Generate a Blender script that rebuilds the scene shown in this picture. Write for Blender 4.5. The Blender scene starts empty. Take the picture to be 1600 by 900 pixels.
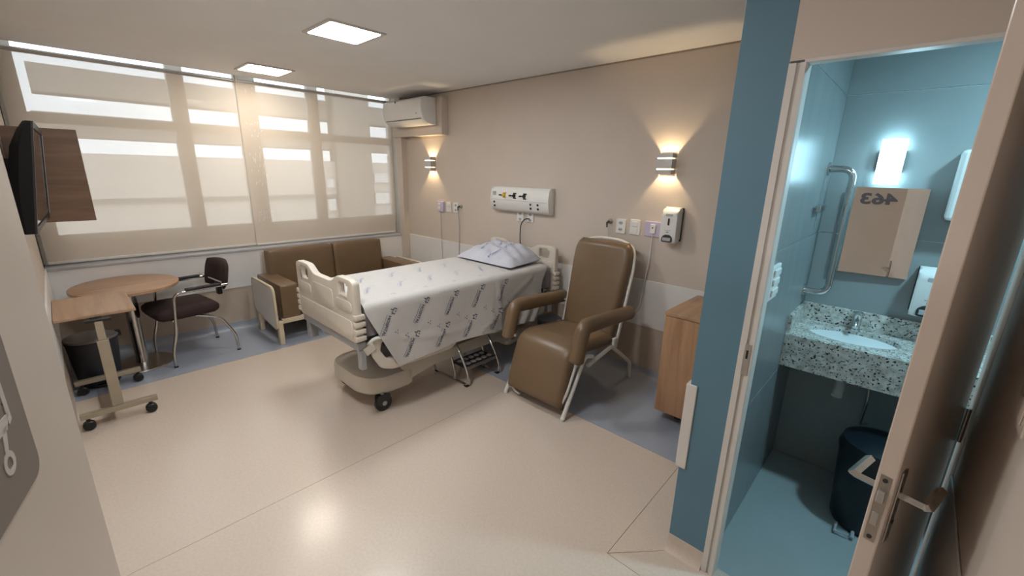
import bpy, bmesh, math, random
from mathutils import Vector, Matrix
random.seed(4)
PI = math.pi
SC = bpy.context.scene
COL = SC.collection

# ------------------------------------------------------------------ camera
cam_d = bpy.data.cameras.new('camera')
cam = bpy.data.objects.new('camera', cam_d)
COL.objects.link(cam)
cam_d.sensor_width = 36.0
cam_d.lens = 665.0 / 1600.0 * 36.0
cam_d.clip_start = 0.01
yaw, pitch, roll = math.radians(43.1), math.radians(15.3), math.radians(1.27)
fwd = Vector((-math.sin(yaw) * math.cos(pitch), math.cos(yaw) * math.cos(pitch), -math.sin(pitch)))
rgt = Vector((math.cos(yaw), math.sin(yaw), 0))
upv = rgt.cross(fwd)
r2 = rgt * math.cos(roll) + upv * math.sin(roll)
u2 = -rgt * math.sin(roll) + upv * math.cos(roll)
cam.matrix_world = Matrix(((r2.x, u2.x, -fwd.x, 0), (r2.y, u2.y, -fwd.y, 0), (r2.z, u2.z, -fwd.z, 1.74), (0, 0, 0, 1)))
SC.camera = cam

# ------------------------------------------------------------------ world, exposure
w = bpy.data.worlds.new('sky'); SC.world = w
w.use_nodes = True
w.node_tree.nodes['Background'].inputs[0].default_value = (0.88, 0.94, 1.0, 1)
w.node_tree.nodes['Background'].inputs[1].default_value = 2.9
SC.view_settings.view_transform = 'Standard'
SC.view_settings.look = 'None'
SC.view_settings.gamma = 1.0
SC.view_settings.exposure = 0.10
try: SC.view_settings.use_curve_mapping = False
except Exception: pass
LED_A = 50.0      # ceiling panel radiance
LED_ADDED = 66.0  # radiance of the added, unseen panels by the entrance and in the corridor
BATH_LAMP = 13.0
BATH_DOWN = 400.0  # radiance of the added, unseen bathroom downlight
SCONCE_W = 8.0

# ------------------------------------------------------------------ materials
def lin(c):
    c = c / 255.0
    return c / 12.92 if c <= 0.04045 else ((c + 0.055) / 1.055) ** 2.4
def rgb(r, g, b): return (lin(r), lin(g), lin(b))
MATS = {}
def mat(name, col, rough=0.5, metal=0.0, spec=0.5, var=0.06, scale=8.0, bump=0.0, bscale=60.0, coat=0.0, stretch=None):
    if name in MATS: return MATS[name]
    m = bpy.data.materials.new(name); m.use_nodes = True
    nt = m.node_tree; b = nt.nodes['Principled BSDF']
    b.inputs['Roughness'].default_value = rough
    b.inputs['Metallic'].default_value = metal
    b.inputs['Specular IOR Level'].default_value = spec
    if coat: b.inputs['Coat Weight'].default_value = coat
    tc = nt.nodes.new('ShaderNodeTexCoord')
    mp = nt.nodes.new('ShaderNodeMapping')
    if stretch: mp.inputs['Scale'].default_value = stretch
    nt.links.new(tc.outputs['Object'], mp.inputs['Vector'])
    n = nt.nodes.new('ShaderNodeTexNoise'); n.inputs['Scale'].default_value = scale; n.inputs['Detail'].default_value = 5
    nt.links.new(mp.outputs['Vector'], n.inputs['Vector'])
    r = nt.nodes.new('ShaderNodeValToRGB')
    r.color_ramp.elements[0].position = 0.3; r.color_ramp.elements[1].position = 0.7
    r.color_ramp.elements[0].color = tuple(max(0, c * (1 - var)) for c in col) + (1,)
    r.color_ramp.elements[1].color = tuple(min(1, c * (1 + var)) for c in col) + (1,)
    nt.links.new(n.outputs['Fac'], r.inputs['Fac'])
    nt.links.new(r.outputs['Color'], b.inputs['Base Color'])
    if bump:
        n2 = nt.nodes.new('ShaderNodeTexNoise'); n2.inputs['Scale'].default_value = bscale; n2.inputs['Detail'].default_value = 3
        nt.links.new(mp.outputs['Vector'], n2.inputs['Vector'])
        bp = nt.nodes.new('ShaderNodeBump'); bp.inputs['Strength'].default_value = bump; bp.inputs['Distance'].default_value = 0.01
        nt.links.new(n2.outputs['Fac'], bp.inputs['Height'])
        nt.links.new(bp.outputs['Normal'], b.inputs['Normal'])
    MATS[name] = m
    return m
def emit(name, col, s):
    m = bpy.data.materials.new(name); m.use_nodes = True
    nt = m.node_tree; nt.nodes.clear()
    e = nt.nodes.new('ShaderNodeEmission'); e.inputs[0].default_value = col + (1,); e.inputs[1].default_value = s
    o = nt.nodes.new('ShaderNodeOutputMaterial'); nt.links.new(e.outputs[0], o.inputs[0])
    return m
def wood(name, c1, c2, axis=2, rough=0.42):
    m = bpy.data.materials.new(name); m.use_nodes = True
    nt = m.node_tree; b = nt.nodes['Principled BSDF']; b.inputs['Roughness'].default_value = rough
    tc = nt.nodes.new('ShaderNodeTexCoord'); mp = nt.nodes.new('ShaderNodeMapping')
    s = [9.0, 9.0, 9.0]; s[axis] = 0.8
    mp.inputs['Scale'].default_value = s
    nt.links.new(tc.outputs['Object'], mp.inputs['Vector'])
    n = nt.nodes.new('ShaderNodeTexNoise'); n.inputs['Scale'].default_value = 2.2; n.inputs['Detail'].default_value = 8; n.inputs['Distortion'].default_value = 0.6
    nt.links.new(mp.outputs['Vector'], n.inputs['Vector'])
    r = nt.nodes.new('ShaderNodeValToRGB')
    r.color_ramp.elements[0].position = 0.32; r.color_ramp.elements[1].position = 0.68
    r.color_ramp.elements[0].color = c1 + (1,); r.color_ramp.elements[1].color = c2 + (1,)
    nt.links.new(n.outputs['Fac'], r.inputs['Fac']); nt.links.new(r.outputs['Color'], b.inputs['Base Color'])
    return m
def granite(name):
    m = bpy.data.materials.new(name); m.use_nodes = True
    nt = m.node_tree; b = nt.nodes['Principled BSDF']; b.inputs['Roughness'].default_value = 0.2
    tc = nt.nodes.new('ShaderNodeTexCoord')
    v = nt.nodes.new('ShaderNodeTexNoise'); v.inputs['Scale'].default_value = 95; v.inputs['Detail'].default_value = 3
    v2 = nt.nodes.new('ShaderNodeTexNoise'); v2.inputs['Scale'].default_value = 30; v2.inputs['Detail'].default_value = 4
    nt.links.new(tc.outputs['Object'], v.inputs['Vector']); nt.links.new(tc.outputs['Object'], v2.inputs['Vector'])
    r = nt.nodes.new('ShaderNodeValToRGB'); r.color_ramp.interpolation = 'LINEAR'
    r.color_ramp.elements[0].position = 0.37; r.color_ramp.elements[0].color = (0.03, 0.03, 0.03, 1)
    r.color_ramp.elements[1].position = 0.43; r.color_ramp.elements[1].color = (0.66, 0.64, 0.60, 1)
    r2 = nt.nodes.new('ShaderNodeValToRGB')
    r2.color_ramp.elements[0].position = 0.35; r2.color_ramp.elements[0].color = (0.62, 0.6, 0.56, 1)
    r2.color_ramp.elements[1].position = 0.62; r2.color_ramp.elements[1].color = (1, 1, 1, 1)
    mx = nt.nodes.new('ShaderNodeMix'); mx.data_type = 'RGBA'; mx.blend_type = 'MULTIPLY'; mx.inputs[0].default_value = 1
    nt.links.new(v.outputs['Fac'], r.inputs['Fac']); nt.links.new(v2.outputs['Fac'], r2.inputs['Fac'])
    nt.links.new(r.outputs['Color'], mx.inputs[6]); nt.links.new(r2.outputs['Color'], mx.inputs[7])
    nt.links.new(mx.outputs[2], b.inputs['Base Color'])
    return m
def terrazzo_vinyl(name, col, rough):
    m = bpy.data.materials.new(name); m.use_nodes = True
    nt = m.node_tree; b = nt.nodes['Principled BSDF']
    tc = nt.nodes.new('ShaderNodeTexCoord')
    n = nt.nodes.new('ShaderNodeTexNoise'); n.inputs['Scale'].default_value = 70; n.inputs['Detail'].default_value = 2
    nt.links.new(tc.outputs['Object'], n.inputs['Vector'])
    r = nt.nodes.new('ShaderNodeValToRGB')
    r.color_ramp.elements[0].position = 0.35; r.color_ramp.elements[1].position = 0.65
    r.color_ramp.elements[0].color = tuple(c * 0.965 for c in col) + (1,); r.color_ramp.elements[1].color = tuple(min(1, c * 1.03) for c in col) + (1,)
    nt.links.new(n.outputs['Fac'], r.inputs['Fac']); nt.links.new(r.outputs['Color'], b.inputs['Base Color'])
    b.inputs['Roughness'].default_value = rough
    b.inputs['Specular IOR Level'].default_value = 0.45
    return m
def blind_fabric(name, col, openness):
    m = bpy.data.materials.new(name); m.use_nodes = True
    nt = m.node_tree; nt.nodes.clear()
    tc = nt.nodes.new('ShaderNodeTexCoord'); n = nt.nodes.new('ShaderNodeTexNoise'); n.inputs['Scale'].default_value = 5
    nt.links.new(tc.outputs['Object'], n.inputs['Vector'])
    mr = nt.nodes.new('ShaderNodeMapRange'); mr.inputs[3].default_value = openness - 0.02; mr.inputs[4].default_value = openness + 0.02
    nt.links.new(n.outputs['Fac'], mr.inputs[0])
    d = nt.nodes.new('ShaderNodeBsdfDiffuse'); d.inputs[0].default_value = col + (1,)
    t = nt.nodes.new('ShaderNodeBsdfTranslucent'); t.inputs[0].default_value = (0.70, 0.62, 0.53, 1)
    a = nt.nodes.new('ShaderNodeMixShader'); a.inputs[0].default_value = 0.18
    nt.links.new(d.outputs[0], a.inputs[1]); nt.links.new(t.outputs[0], a.inputs[2])
    tr = nt.nodes.new('ShaderNodeBsdfTransparent')
    x = nt.nodes.new('ShaderNodeMixShader')
    nt.links.new(mr.outputs[0], x.inputs[0]); nt.links.new(a.outputs[0], x.inputs[1]); nt.links.new(tr.outputs[0], x.inputs[2])
    o = nt.nodes.new('ShaderNodeOutputMaterial'); nt.links.new(x.outputs[0], o.inputs[0])
    return m
def pane_glass(name):
    m = bpy.data.materials.new(name); m.use_nodes = True
    nt = m.node_tree; nt.nodes.clear()
    tr = nt.nodes.new('ShaderNodeBsdfTransparent'); tr.inputs[0].default_value = (0.95, 0.97, 0.97, 1)
    g = nt.nodes.new('ShaderNodeBsdfGlossy'); g.inputs['Roughness'].default_value = 0.02
    f = nt.nodes.new('ShaderNodeFresnel'); f.inputs[0].default_value = 1.45
    x = nt.nodes.new('ShaderNodeMixShader')
    nt.links.new(f.outputs[0], x.inputs[0]); nt.links.new(tr.outputs[0], x.inputs[1]); nt.links.new(g.outputs[0], x.inputs[2])
    o = nt.nodes.new('ShaderNodeOutputMaterial'); nt.links.new(x.outputs[0], o.inputs[0])
    return m

M_wall = mat('beige_paint', rgb(203, 190, 178), 0.55, var=0.02, scale=3)
M_blue = mat('petrol_paint', rgb(92, 128, 146), 0.5, var=0.03, scale=4)
M_ceil = mat('ceiling_paint', rgb(238, 236, 234), 0.7, var=0.015, scale=3)
M_band = mat('grey_white_laminate', rgb(222, 219, 216), 0.4, var=0.02)
M_low = mat('lower_beige_paint', rgb(188, 172, 156), 0.5, var=0.03)
M_floor = terrazzo_vinyl('beige_vinyl', rgb(206, 190, 175), 0.21)
M_border = terrazzo_vinyl('blue_grey_vinyl', rgb(156, 162, 174), 0.32)
M_seam = mat('seam_grey', rgb(150, 138, 124), 0.6)
M_trim = mat('trim_grey', rgb(176, 176, 180), 0.4)
M_white = mat('white_plastic', rgb(226, 224, 220), 0.35, var=0.02)
M_whitepaint = mat('white_paint', rgb(214, 208, 202), 0.4, var=0.02)
M_frame = mat('white_frame', rgb(216, 213, 206), 0.45, var=0.02)
M_alu = mat('aluminium', rgb(190, 188, 186), 0.35, metal=0.9)
M_chrome = mat('chrome', rgb(205, 203, 200), 0.12, metal=1.0, var=0.02)
M_steel = mat('brushed_steel', rgb(178, 172, 164), 0.28, metal=1.0, var=0.05)
M_black = mat('black_plastic', rgb(26, 24, 24), 0.4, var=0.1)
M_dark = mat('dark_grey_plastic', rgb(48, 48, 50), 0.5, var=0.1)
M_brown = mat('tan_vinyl', rgb(114, 92, 68), 0.36, var=0.06, scale=4, bump=0.06, bscale=140)
M_chairfab = mat('dark_brown_fabric', rgb(50, 32, 30), 0.85, var=0.15, scale=90, bump=0.15, bscale=250)
M_cream = mat('cream_bed_plastic', rgb(210, 200, 186), 0.4, var=0.03)
M_bedgrey = mat('bed_grey_metal', rgb(160, 160, 162), 0.4, metal=0.2)
M_beddark = mat('bed_dark_metal', rgb(74, 78, 80), 0.5)
M_bedbase = mat('bed_base_plastic', rgb(200, 190, 176), 0.42, var=0.03)
M_sheet = mat('sheet_cotton', rgb(198, 194, 190), 0.85, var=0.02, scale=20, bump=0.05, bscale=30)
M_pillow = mat('pillow_cotton', rgb(190, 190, 199), 0.85, var=0.03, scale=14, bump=0.25, bscale=9, stretch=(3, 1, 1))
M_matt = mat('mattress_cover', rgb(184, 178, 184), 0.7, var=0.03)
M_ink = mat('navy_print', rgb(62, 68, 98), 0.8)
M_inkl = mat('light_blue_print', rgb(150, 160, 184), 0.8)
M_wood_h = wood('oak_laminate_y', rgb(160, 126, 98), rgb(182, 148, 118), 1)
M_wood_x = wood('oak_laminate_x', rgb(160, 126, 98), rgb(182, 148, 118), 0)
M_wood_v = wood('oak_laminate_z', rgb(150, 112, 82), rgb(182, 142, 108), 2)
M_wood_d = wood('walnut_laminate', rgb(106, 80, 62), rgb(130, 100, 78), 1)
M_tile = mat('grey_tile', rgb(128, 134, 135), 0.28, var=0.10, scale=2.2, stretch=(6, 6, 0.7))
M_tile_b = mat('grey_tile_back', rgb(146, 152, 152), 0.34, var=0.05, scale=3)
M_grout = mat('pale_grout', rgb(236, 238, 236), 0.8)
M_tilefloor = mat('grey_floor_tile', rgb(160, 166, 166), 0.35, var=0.05, scale=3)
M_gran = granite('speckled_granite')
M_ceramic = mat('ceramic', rgb(236, 238, 238), 0.1, var=0.01)
M_mirror = mat('mirror', (0.92, 0.93, 0.93), 0.0, metal=1.0, var=0.0)
M_lilac = mat('lilac_plastic', rgb(196, 186, 208), 0.4)
M_sign = mat('sign_grey', rgb(134, 124, 116), 0.5, var=0.02)
M_signw = mat('sign_white', rgb(206, 200, 192), 0.5)
M_num = mat('number_grey', rgb(118, 120, 132), 0.5)
M_door = mat('door_laminate', rgb(212, 200, 188), 0.35, var=0.02)
M_bathdoor = mat('bath_door_laminate', rgb(206, 190, 177), 0.22, var=0.02)
M_fabric = blind_fabric('sunscreen_fabric', rgb(240, 227, 212), 0.25)
M_glass = pane_glass('window_glass')
M_conc = mat('outside_concrete', rgb(150, 142, 132), 0.8, var=0.06, scale=1.5)
M_concl = mat('outside_light_wall', rgb(206, 198, 188), 0.8, var=0.06, scale=1.5)
M_ledw = emit('led_white', (0.92, 0.97, 1.0), LED_A)
M_ledy = emit('led_warm', (1.0, 0.90, 0.76), LED_A * 0.6)
M_led_add = emit('led_added', (0.95, 0.98, 1.0), LED_ADDED)
M_bathl = emit('bath_lamp_glow', (0.46, 0.83, 1.0), BATH_LAMP)
M_slit = emit('sconce_slit', (1.0, 0.88, 0.66), 6.0)
M_yellow = mat('yellow_plastic', rgb(220, 180, 60), 0.4)
M_bin = mat('charcoal_plastic', rgb(52, 54, 62), 0.45, var=0.1)
M_binlid = mat('grey_lid', rgb(128, 124, 122), 0.4, var=0.05)
M_navy = mat('navy_plastic', rgb(20, 28, 36), 0.4)

# ------------------------------------------------------------------ helpers
def org(o):
    v = Vector((0, 0, 0))
    while o is not None:
        v += o.location; o = o.parent
    return v
def obj(name, bm, m, parent=None, smooth=0, kind=None):
    if parent is not None:
        t = org(parent)
        bmesh.ops.translate(bm, verts=bm.verts, vec=-t)
    bmesh.ops.recalc_face_normals(bm, faces=bm.faces)
    me = bpy.data.meshes.new(name); bm.to_mesh(me); bm.free()
    for q in (m if isinstance(m, (list, tuple)) else [m]): me.materials.append(q)
    o = bpy.data.objects.new(name, me); COL.objects.link(o)
    if parent is not None: o.parent = parent
    if kind: o['kind'] = kind
    if smooth:
        for p in me.polygons: p.use_smooth = True
        try: me.set_sharp_from_angle(angle=math.radians(smooth))
        except Exception: pass
    return o
def thing(name, label, cat, loc, group=None):
    o = bpy.data.objects.new(name, None); COL.objects.link(o)
    o.empty_display_size = 0.1
    o.location = loc; o['label'] = label; o['category'] = cat
    if group: o['group'] = group
    return o
def tag(o, label, cat, group=None):
    o['label'] = label; o['category'] = cat
    if group: o['group'] = group
    return o
def struct(name, bm, m, smooth=0, label=None):
    o = obj(name, bm, m, None, smooth); o['kind'] = 'structure'
    if label: o['label'] = label
    return o
def sroot(name, loc=(0, 0, 0)):
    o = bpy.data.objects.new(name, None); COL.objects.link(o); o.location = loc; o['kind'] = 'structure'; return o
def NB(): return bmesh.new()
def box(bm, x0, x1, y0, y1, z0, z1, bev=0.0, seg=2, M=None):
    r = bmesh.ops.create_cube(bm, size=1.0)
    vs = r['verts']
    for v in vs:
        v.co = Vector((x0 + (v.co.x + .5) * (x1 - x0), y0 + (v.co.y + .5) * (y1 - y0), z0 + (v.co.z + .5) * (z1 - z0)))
    allv = list(vs)
    if bev > 0:
        es = list({e for v in vs for e in v.link_edges})
        b = min(bev, 0.49 * min(abs(x1 - x0), abs(y1 - y0), abs(z1 - z0)))
        rr = bmesh.ops.bevel(bm, geom=es, offset=b, segments=seg, profile=0.5, affect='EDGES')
        allv = list({v for f in rr['faces'] for v in f.verts} | {v for v in vs if v.is_valid})
    if M is not None:
        for v in allv: v.co = M @ v.co
    return allv
def B(*a, **k):
    bm = NB(); box(bm, *a, **k); return bm
def rotat(c, axis, deg):
    c = Vector(c)
    return Matrix.Translation(c) @ Matrix.Rotation(math.radians(deg), 4, axis) @ Matrix.Translation(-c)
def fillet(pts, r, n=5):
    pts = [Vector(p) for p in pts]
    out = [pts[0]]
    for i in range(1, len(pts) - 1):
        p, a, c = pts[i], pts[i - 1], pts[i + 1]
        d1 = (a - p); d2 = (c - p)
        rr = min(r, d1.length * .49, d2.length * .49)
        s = p + d1.normalized() * rr; e = p + d2.normalized() * rr
        for k in range(n + 1):
            t = k / n
            out.append(s * (1 - t) ** 2 + p * 2 * t * (1 - t) + e * t * t)
    out.append(pts[-1])
    return out
def tube(bm, pts, r, n=10, r2=None, closed=False, flat=1.0):
    pts = [Vector(p) for p in pts]
    N = len(pts); rings = []
    t0 = (pts[1] - pts[0]).normalized()
    a = Vector((0, 0, 1)) if abs(t0.z) < .9 else Vector((1, 0, 0))
    nx = t0.cross(a).normalized()
    for i, p in enumerate(pts):
        if closed: t = (pts[(i + 1) % N] - pts[i - 1]).normalized()
        elif i == 0: t = t0
        elif i == N - 1: t = (pts[-1] - pts[-2]).normalized()
        else: t = ((pts[i + 1] - p).normalized() + (p - pts[i - 1]).normalized()).normalized()
        nx = (nx - t * nx.dot(t)).normalized()
        ny = t.cross(nx)
        rad = r if r2 is None else r + (r2 - r) * i / (N - 1)
        rings.append([bm.verts.new(p + (nx * math.cos(q) + ny * math.sin(q) * flat) * rad) for q in [2 * PI * k / n for k in range(n)]])
    m = N if closed else N - 1
    for i in range(m):
        A, C = rings[i], rings[(i + 1) % N]
        for k in range(n):
            bm.faces.new((A[k], A[(k + 1) % n], C[(k + 1) % n], C[k]))
    if not closed:
        bm.faces.new(rings[0][::-1]); bm.faces.new(rings[-1])
def T(*a, **k):
    bm = NB(); tube(bm, *a, **k); return bm
def lathe(bm, prof, c=(0, 0, 0), n=28, sx=1.0, sy=1.0, axis='z'):
    c = Vector(c); rings = []
    for (r, z) in prof:
        if r < 1e-6: rings.append([bm.verts.new(_ax(0, 0, z, axis) + c)])
        else: rings.append([bm.verts.new(_ax(r * sx * math.cos(2 * PI * k / n), r * sy * math.sin(2 * PI * k / n), z, axis) + c) for k in range(n)])
    for A, C in zip(rings[:-1], rings[1:]):
        if len(A) == 1 and len(C) == 1: continue
        for k in range(n):
            if len(A) == 1: bm.faces.new((A[0], C[(k + 1) % n], C[k]))
            elif len(C) == 1: bm.faces.new((A[k], A[(k + 1) % n], C[0]))
            else: bm.faces.new((A[k], A[(k + 1) % n], C[(k + 1) % n], C[k]))
    if len(rings[0]) > 1: bm.faces.new(rings[0][::-1])
    if len(rings[-1]) > 1: bm.faces.new(rings[-1])
def _ax(x, y, z, axis):
    if axis == 'z': return Vector((x, y, z))
    if axis == 'y': return Vector((x, z, y))
    return Vector((z, x, y))
def L(prof, c=(0, 0, 0), **k):
    bm = NB(); lathe(bm, prof, c, **k); return bm
def plate(bm, outer, d0, d1, axis, holes=(), bev=0.0):
    """outline (a,b) extruded along axis from d0 to d1; axis y: (a,b)=(x,z); x: (y,z); z: (x,y)"""
    def P(a, b, d):
        return Vector((a, d, b)) if axis == 'y' else Vector((d, a, b)) if axis == 'x' else Vector((a, b, d))
    loops = []; es = []
    for lp in [outer] + list(holes):
        vs = [bm.verts.new(P(a, b, d0)) for a, b in lp]
        loops.append(vs)
        for i in range(len(vs)): es.append(bm.edges.new((vs[i], vs[(i + 1) % len(vs)])))
    if holes:
        fs = [f for f in bmesh.ops.triangle_fill(bm, edges=es, use_beauty=True, use_dissolve=False)['geom'] if isinstance(f, bmesh.types.BMFace)]
    else:
        fs = [bm.faces.new(loops[0])]
    allv = [v for l in loops for v in l]
    mp = {v: bm.verts.new(v.co + (P(0, 0, d1) - P(0, 0, d0))) for v in allv}
    for f in list(fs): bm.faces.new([mp[v] for v in f.verts][::-1])
    side = []
    for l in loops:
        for i in range(len(l)):
            a, b = l[i], l[(i + 1) % len(l)]
            side.append(bm.faces.new((a, b, mp[b], mp[a])))
    if bev > 0:
        ed = [e for e in {e for f in side for e in f.edges} if len(e.link_faces) == 2 and sum(1 for f in e.link_faces if f in side) == 1]
        bmesh.ops.bevel(bm, geom=ed, offset=bev, segments=2, profile=.5, affect='EDGES')
def rrect(a0, a1, b0, b1, r, n=5):
    out = []
    for cx, cy, s in ((a1 - r, b1 - r, 0), (a0 + r, b1 - r, 1), (a0 + r, b0 + r, 2), (a1 - r, b0 + r, 3)):
        for k in range(n + 1):
            q = PI / 2 * (s + k / n); out.append((cx + r * math.cos(q), cy + r * math.sin(q)))
    return out
def round2(pts, r, n=4):
    out = []
    N = len(pts)
    for i in range(N):
        p = Vector(pts[i]).to_2d() if False else Vector((pts[i][0], pts[i][1]))
        a = Vector(pts[i - 1][:2]); c = Vector(pts[(i + 1) % N][:2])
        d1, d2 = a - p, c - p
        rr = min(r, d1.length * .45, d2.length * .45)
        s = p + d1.normalized() * rr; e = p + d2.normalized() * rr
        for k in range(n + 1):
            t = k / n; q = s * (1 - t) ** 2 + p * 2 * t * (1 - t) + e * t * t
            out.append((q.x, q.y))
    return out
def cushion(x0, x1, y0, y1, z0, z1, r=.03, puff=(0, 0, 0), cuts=9, M=None, wr=None):
    bm = NB()
    bmesh.ops.create_cube(bm, size=2.0)
    bmesh.ops.subdivide_edges(bm, edges=bm.edges[:], cuts=cuts, use_grid_fill=True)
    h = Vector(((x1 - x0) / 2, (y1 - y0) / 2, (z1 - z0) / 2)); c = Vector(((x0 + x1) / 2, (y0 + y1) / 2, (z0 + z1) / 2))
    for v in bm.verts:
        u = v.co.copy()
        # cluster grid towards edges so corners round well
        q = Vector([math.copysign(abs(t) ** 0.75, t) for t in u])
        p = Vector((q.x * h.x, q.y * h.y, q.z * h.z))
        inner = Vector([max(-(h[i] - r), min(h[i] - r, p[i])) for i in range(3)])
        d = p - inner
        if d.length > 1e-9: p = inner + d.normalized() * r
        for i in range(3):
            j, k = (i + 1) % 3, (i + 2) % 3
            if abs(u[i]) > .999: p[i] += math.copysign(puff[i], u[i]) * (1 - u[j] ** 2) * (1 - u[k] ** 2)
        if wr: p += wr(u)
        p = p + c
        v.co = M @ p if M is not None else p
    return bm
def text_mesh(s, size, bold=0.0):
    cu = bpy.data.curves.new('txt', 'FONT'); cu.body = s; cu.size = size; cu.resolution_u = 3; cu.offset = bold
    o = bpy.data.objects.new('txt', cu); COL.objects.link(o)
    dg = bpy.context.evaluated_depsgraph_get(); dg.update()
    me = bpy.data.meshes.new_from_object(o.evaluated_get(dg))
    bpy.data.objects.remove(o); bpy.data.curves.remove(cu)
    vs = [tuple(v.co) for v in me.vertices]; fs = [tuple(p.vertices) for p in me.polygons]
    bpy.data.meshes.remove(me)
    return vs, fs
def add_flat(bm, vs, fs, f):
    nv = [bm.verts.new(f(v[0], v[1])) for v in vs]
    for q in fs:
        try: bm.faces.new([nv[i] for i in q])
        except ValueError: pass
def area_light(name, loc, rot, sx, sy, power, col):
    l = bpy.data.lights.new(name, 'AREA'); l.shape = 'RECTANGLE'; l.size = sx; l.size_y = sy; l.energy = power; l.color = col
    o = bpy.data.objects.new(name, l); COL.objects.link(o); o.location = loc; o.rotation_euler = rot; return o

# ================================================================== SETTING
YB = 3.358      # bed wall
XW = -5.22      # lower window wall face
YT = -0.155     # television wall
ZC = 2.62
XP0, XP1 = -0.57, -0.405
YF = 1.755      # bathroom front wall
XE = 0.235      # entry side wall
# floor
fl = struct('floor', B(-5.6, 1.3, -2.6, 3.6, -0.06, -0.004), M_seam)
def sheetpoly(pts, m):
    bm = NB(); plate(bm, pts, -0.004, 0.0, 'z'); return obj('floor_sheet', bm, m, fl)
g = .0012
sheetpoly([(-4.32 + g, -2.5), (-2.2 - g, -2.5), (-2.2 - g, 2.39 - g), (-4.32 + g, 2.39 - g)], M_floor)
sheetpoly([(-2.2 + g, -2.5), (1.2, -2.5), (1.2, 1.513 - g), (-.757 - g, 1.513 - g), (-.77 - g, 2.39 - g), (-2.2 + g, 2.39 - g)], M_floor)
sheetpoly([(-.757 + g, 1.513 + 3 * g), (-.57, 1.717 + g), (-.57, 2.39 - g), (-.77 + g, 2.39 - g)], M_floor)
sheetpoly([(-.757 + 3 * g, 1.513 + g), (1.2, 1.513 + g), (1.2, 1.80), (-.50, 1.80), (-.57, 1.717 - g)], M_floor)
o = sheetpoly([(-5.3, -2.5), (-4.32, -2.5), (-4.32, 2.39), (-.57, 2.39), (-.57, 3.4), (-5.3, 3.4)], M_border); o.name = 'floor_border'; o['label'] = 'blue grey vinyl border along the walls'
bm = NB(); plate(bm, [(-.5, 1.80), (1.2, 1.80), (1.2, 3.1), (-.5, 3.1)], -0.004, 0.0, 'z')
o = obj('bathroom_floor_tiles', bm, M_tilefloor, fl); o['label'] = 'grey bathroom floor'
# ceiling
struct('ceiling', B(-5.30, 1.3, -2.6, 3.6, ZC, ZC + .1), M_ceil)
struct('ceiling', B(XP1, 1.2, 1.80, 3.06, 2.45, 2.5), M_ceil)
# window wall (lower part, sill, ends, pocket above)
ww = struct('wall_window', B(-5.60, XW, -.4, 3.5, 0, .845), M_low)
obj('window_sill', B(-5.60, XW + .015, YT, 3.28, .845, .868, bev=.004), M_trim, ww)
struct('trim_1', B(XW, XW + .006, YT, 3.28, .462, .845), M_band, label=None)
struct('wall_window', B(-5.60, XW - .02, 3.345, 3.5, .845, 2.85), M_frame)
struct('wall_window', B(-5.60, -5.25, -.4, YT, .845, 2.85), M_frame)
struct('ceiling', B(-5.62, -5.25, -.4, 3.6, 2.80, 2.86), M_ceil)
struct('wall_bed', B(-5.6, XP0 + .05, YB, YB + .12, 0, 2.8), M_wall)
struct('wall_bed', B(-5.24, -5.12, 3.28, YB, 0, ZC), M_wall)       # small column in the corner
struct('wall_bed', B(-5.30, -4.23, 3.26, YB, 2.142, 2.555, bev=.004), M_wall)   # boxed bulkhead behind the air conditioner
struct('wall_television', B(-5.6, -1.35, YT - .1, YT, 0, 2.8), M_wall)
# grey strip painted in for the shadow gap between ceiling and bed wall
struct('trim_2', B(-5.1, XP0, YB - .004, YB, ZC - .012, ZC), M_seam)
# white protector band on the bed wall, in panels with fine joints
tb = sroot('trim_3', (0, YB, 0))
xs = [-5.118, -4.10, -3.02, -1.94, -.86, XP0]
for a, b in zip(xs[:-1], xs[1:]):
    obj('panel', B(a + .0015, b - .0015, YB - .012, YB, .462, .872, bev=.003), M_band, tb)
struct('trim_4', B(-5.12, XP0, YB - .004, YB, .08, .462), M_low)
struct('trim_5', B(-5.2, -1.35, YT, YT + .012, .462, .872, bev=.003), M_band)
# coved base boards
def cove(name, pts, m, axis, d0, d1):
    bm = NB(); plate(bm, pts, d0, d1, axis); return struct(name, bm, m, 40)
cp = [(0, 0), (.05, 0), (.03, .006), (.016, .02), (.008, .045), (.006, .08), (0, .08)]
cove('baseboard_window', [(XW + a, b) for a, b in cp], M_border, 'y', YT, 3.28)
cove('baseboard_bed', [(YB - a, b) for a, b in cp], M_border, 'x', -5.12, XP0)
cove('baseboard_partition', [(YF - a * .7, b) for a, b in cp], M_floor, 'x', XP0, XP1 - .002)
# partition with the petrol blue end
struct('wall_partition', B(XP0, XP1, YF, YB + .02, 0, ZC), M_blue)
struct('trim_6', B(XP0 - .016, -.540, YF - .008, 2.72, .455, .87, bev=.003), M_whitepaint)
# wall with the bathroom door
JL, JR = -.352, .226
struct('wall_bathroom_front', B(XP1, XE + .1, 1.744, 1.79, 2.108, ZC), M_wall)
struct('wall_entry', B(XE, XE + .1, -2.6, 1.789, 0, ZC), M_wall)
struct('trim_7', B(XE - .006, XE, -2.0, 1.742, .455, .872, bev=.003), M_band)
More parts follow.
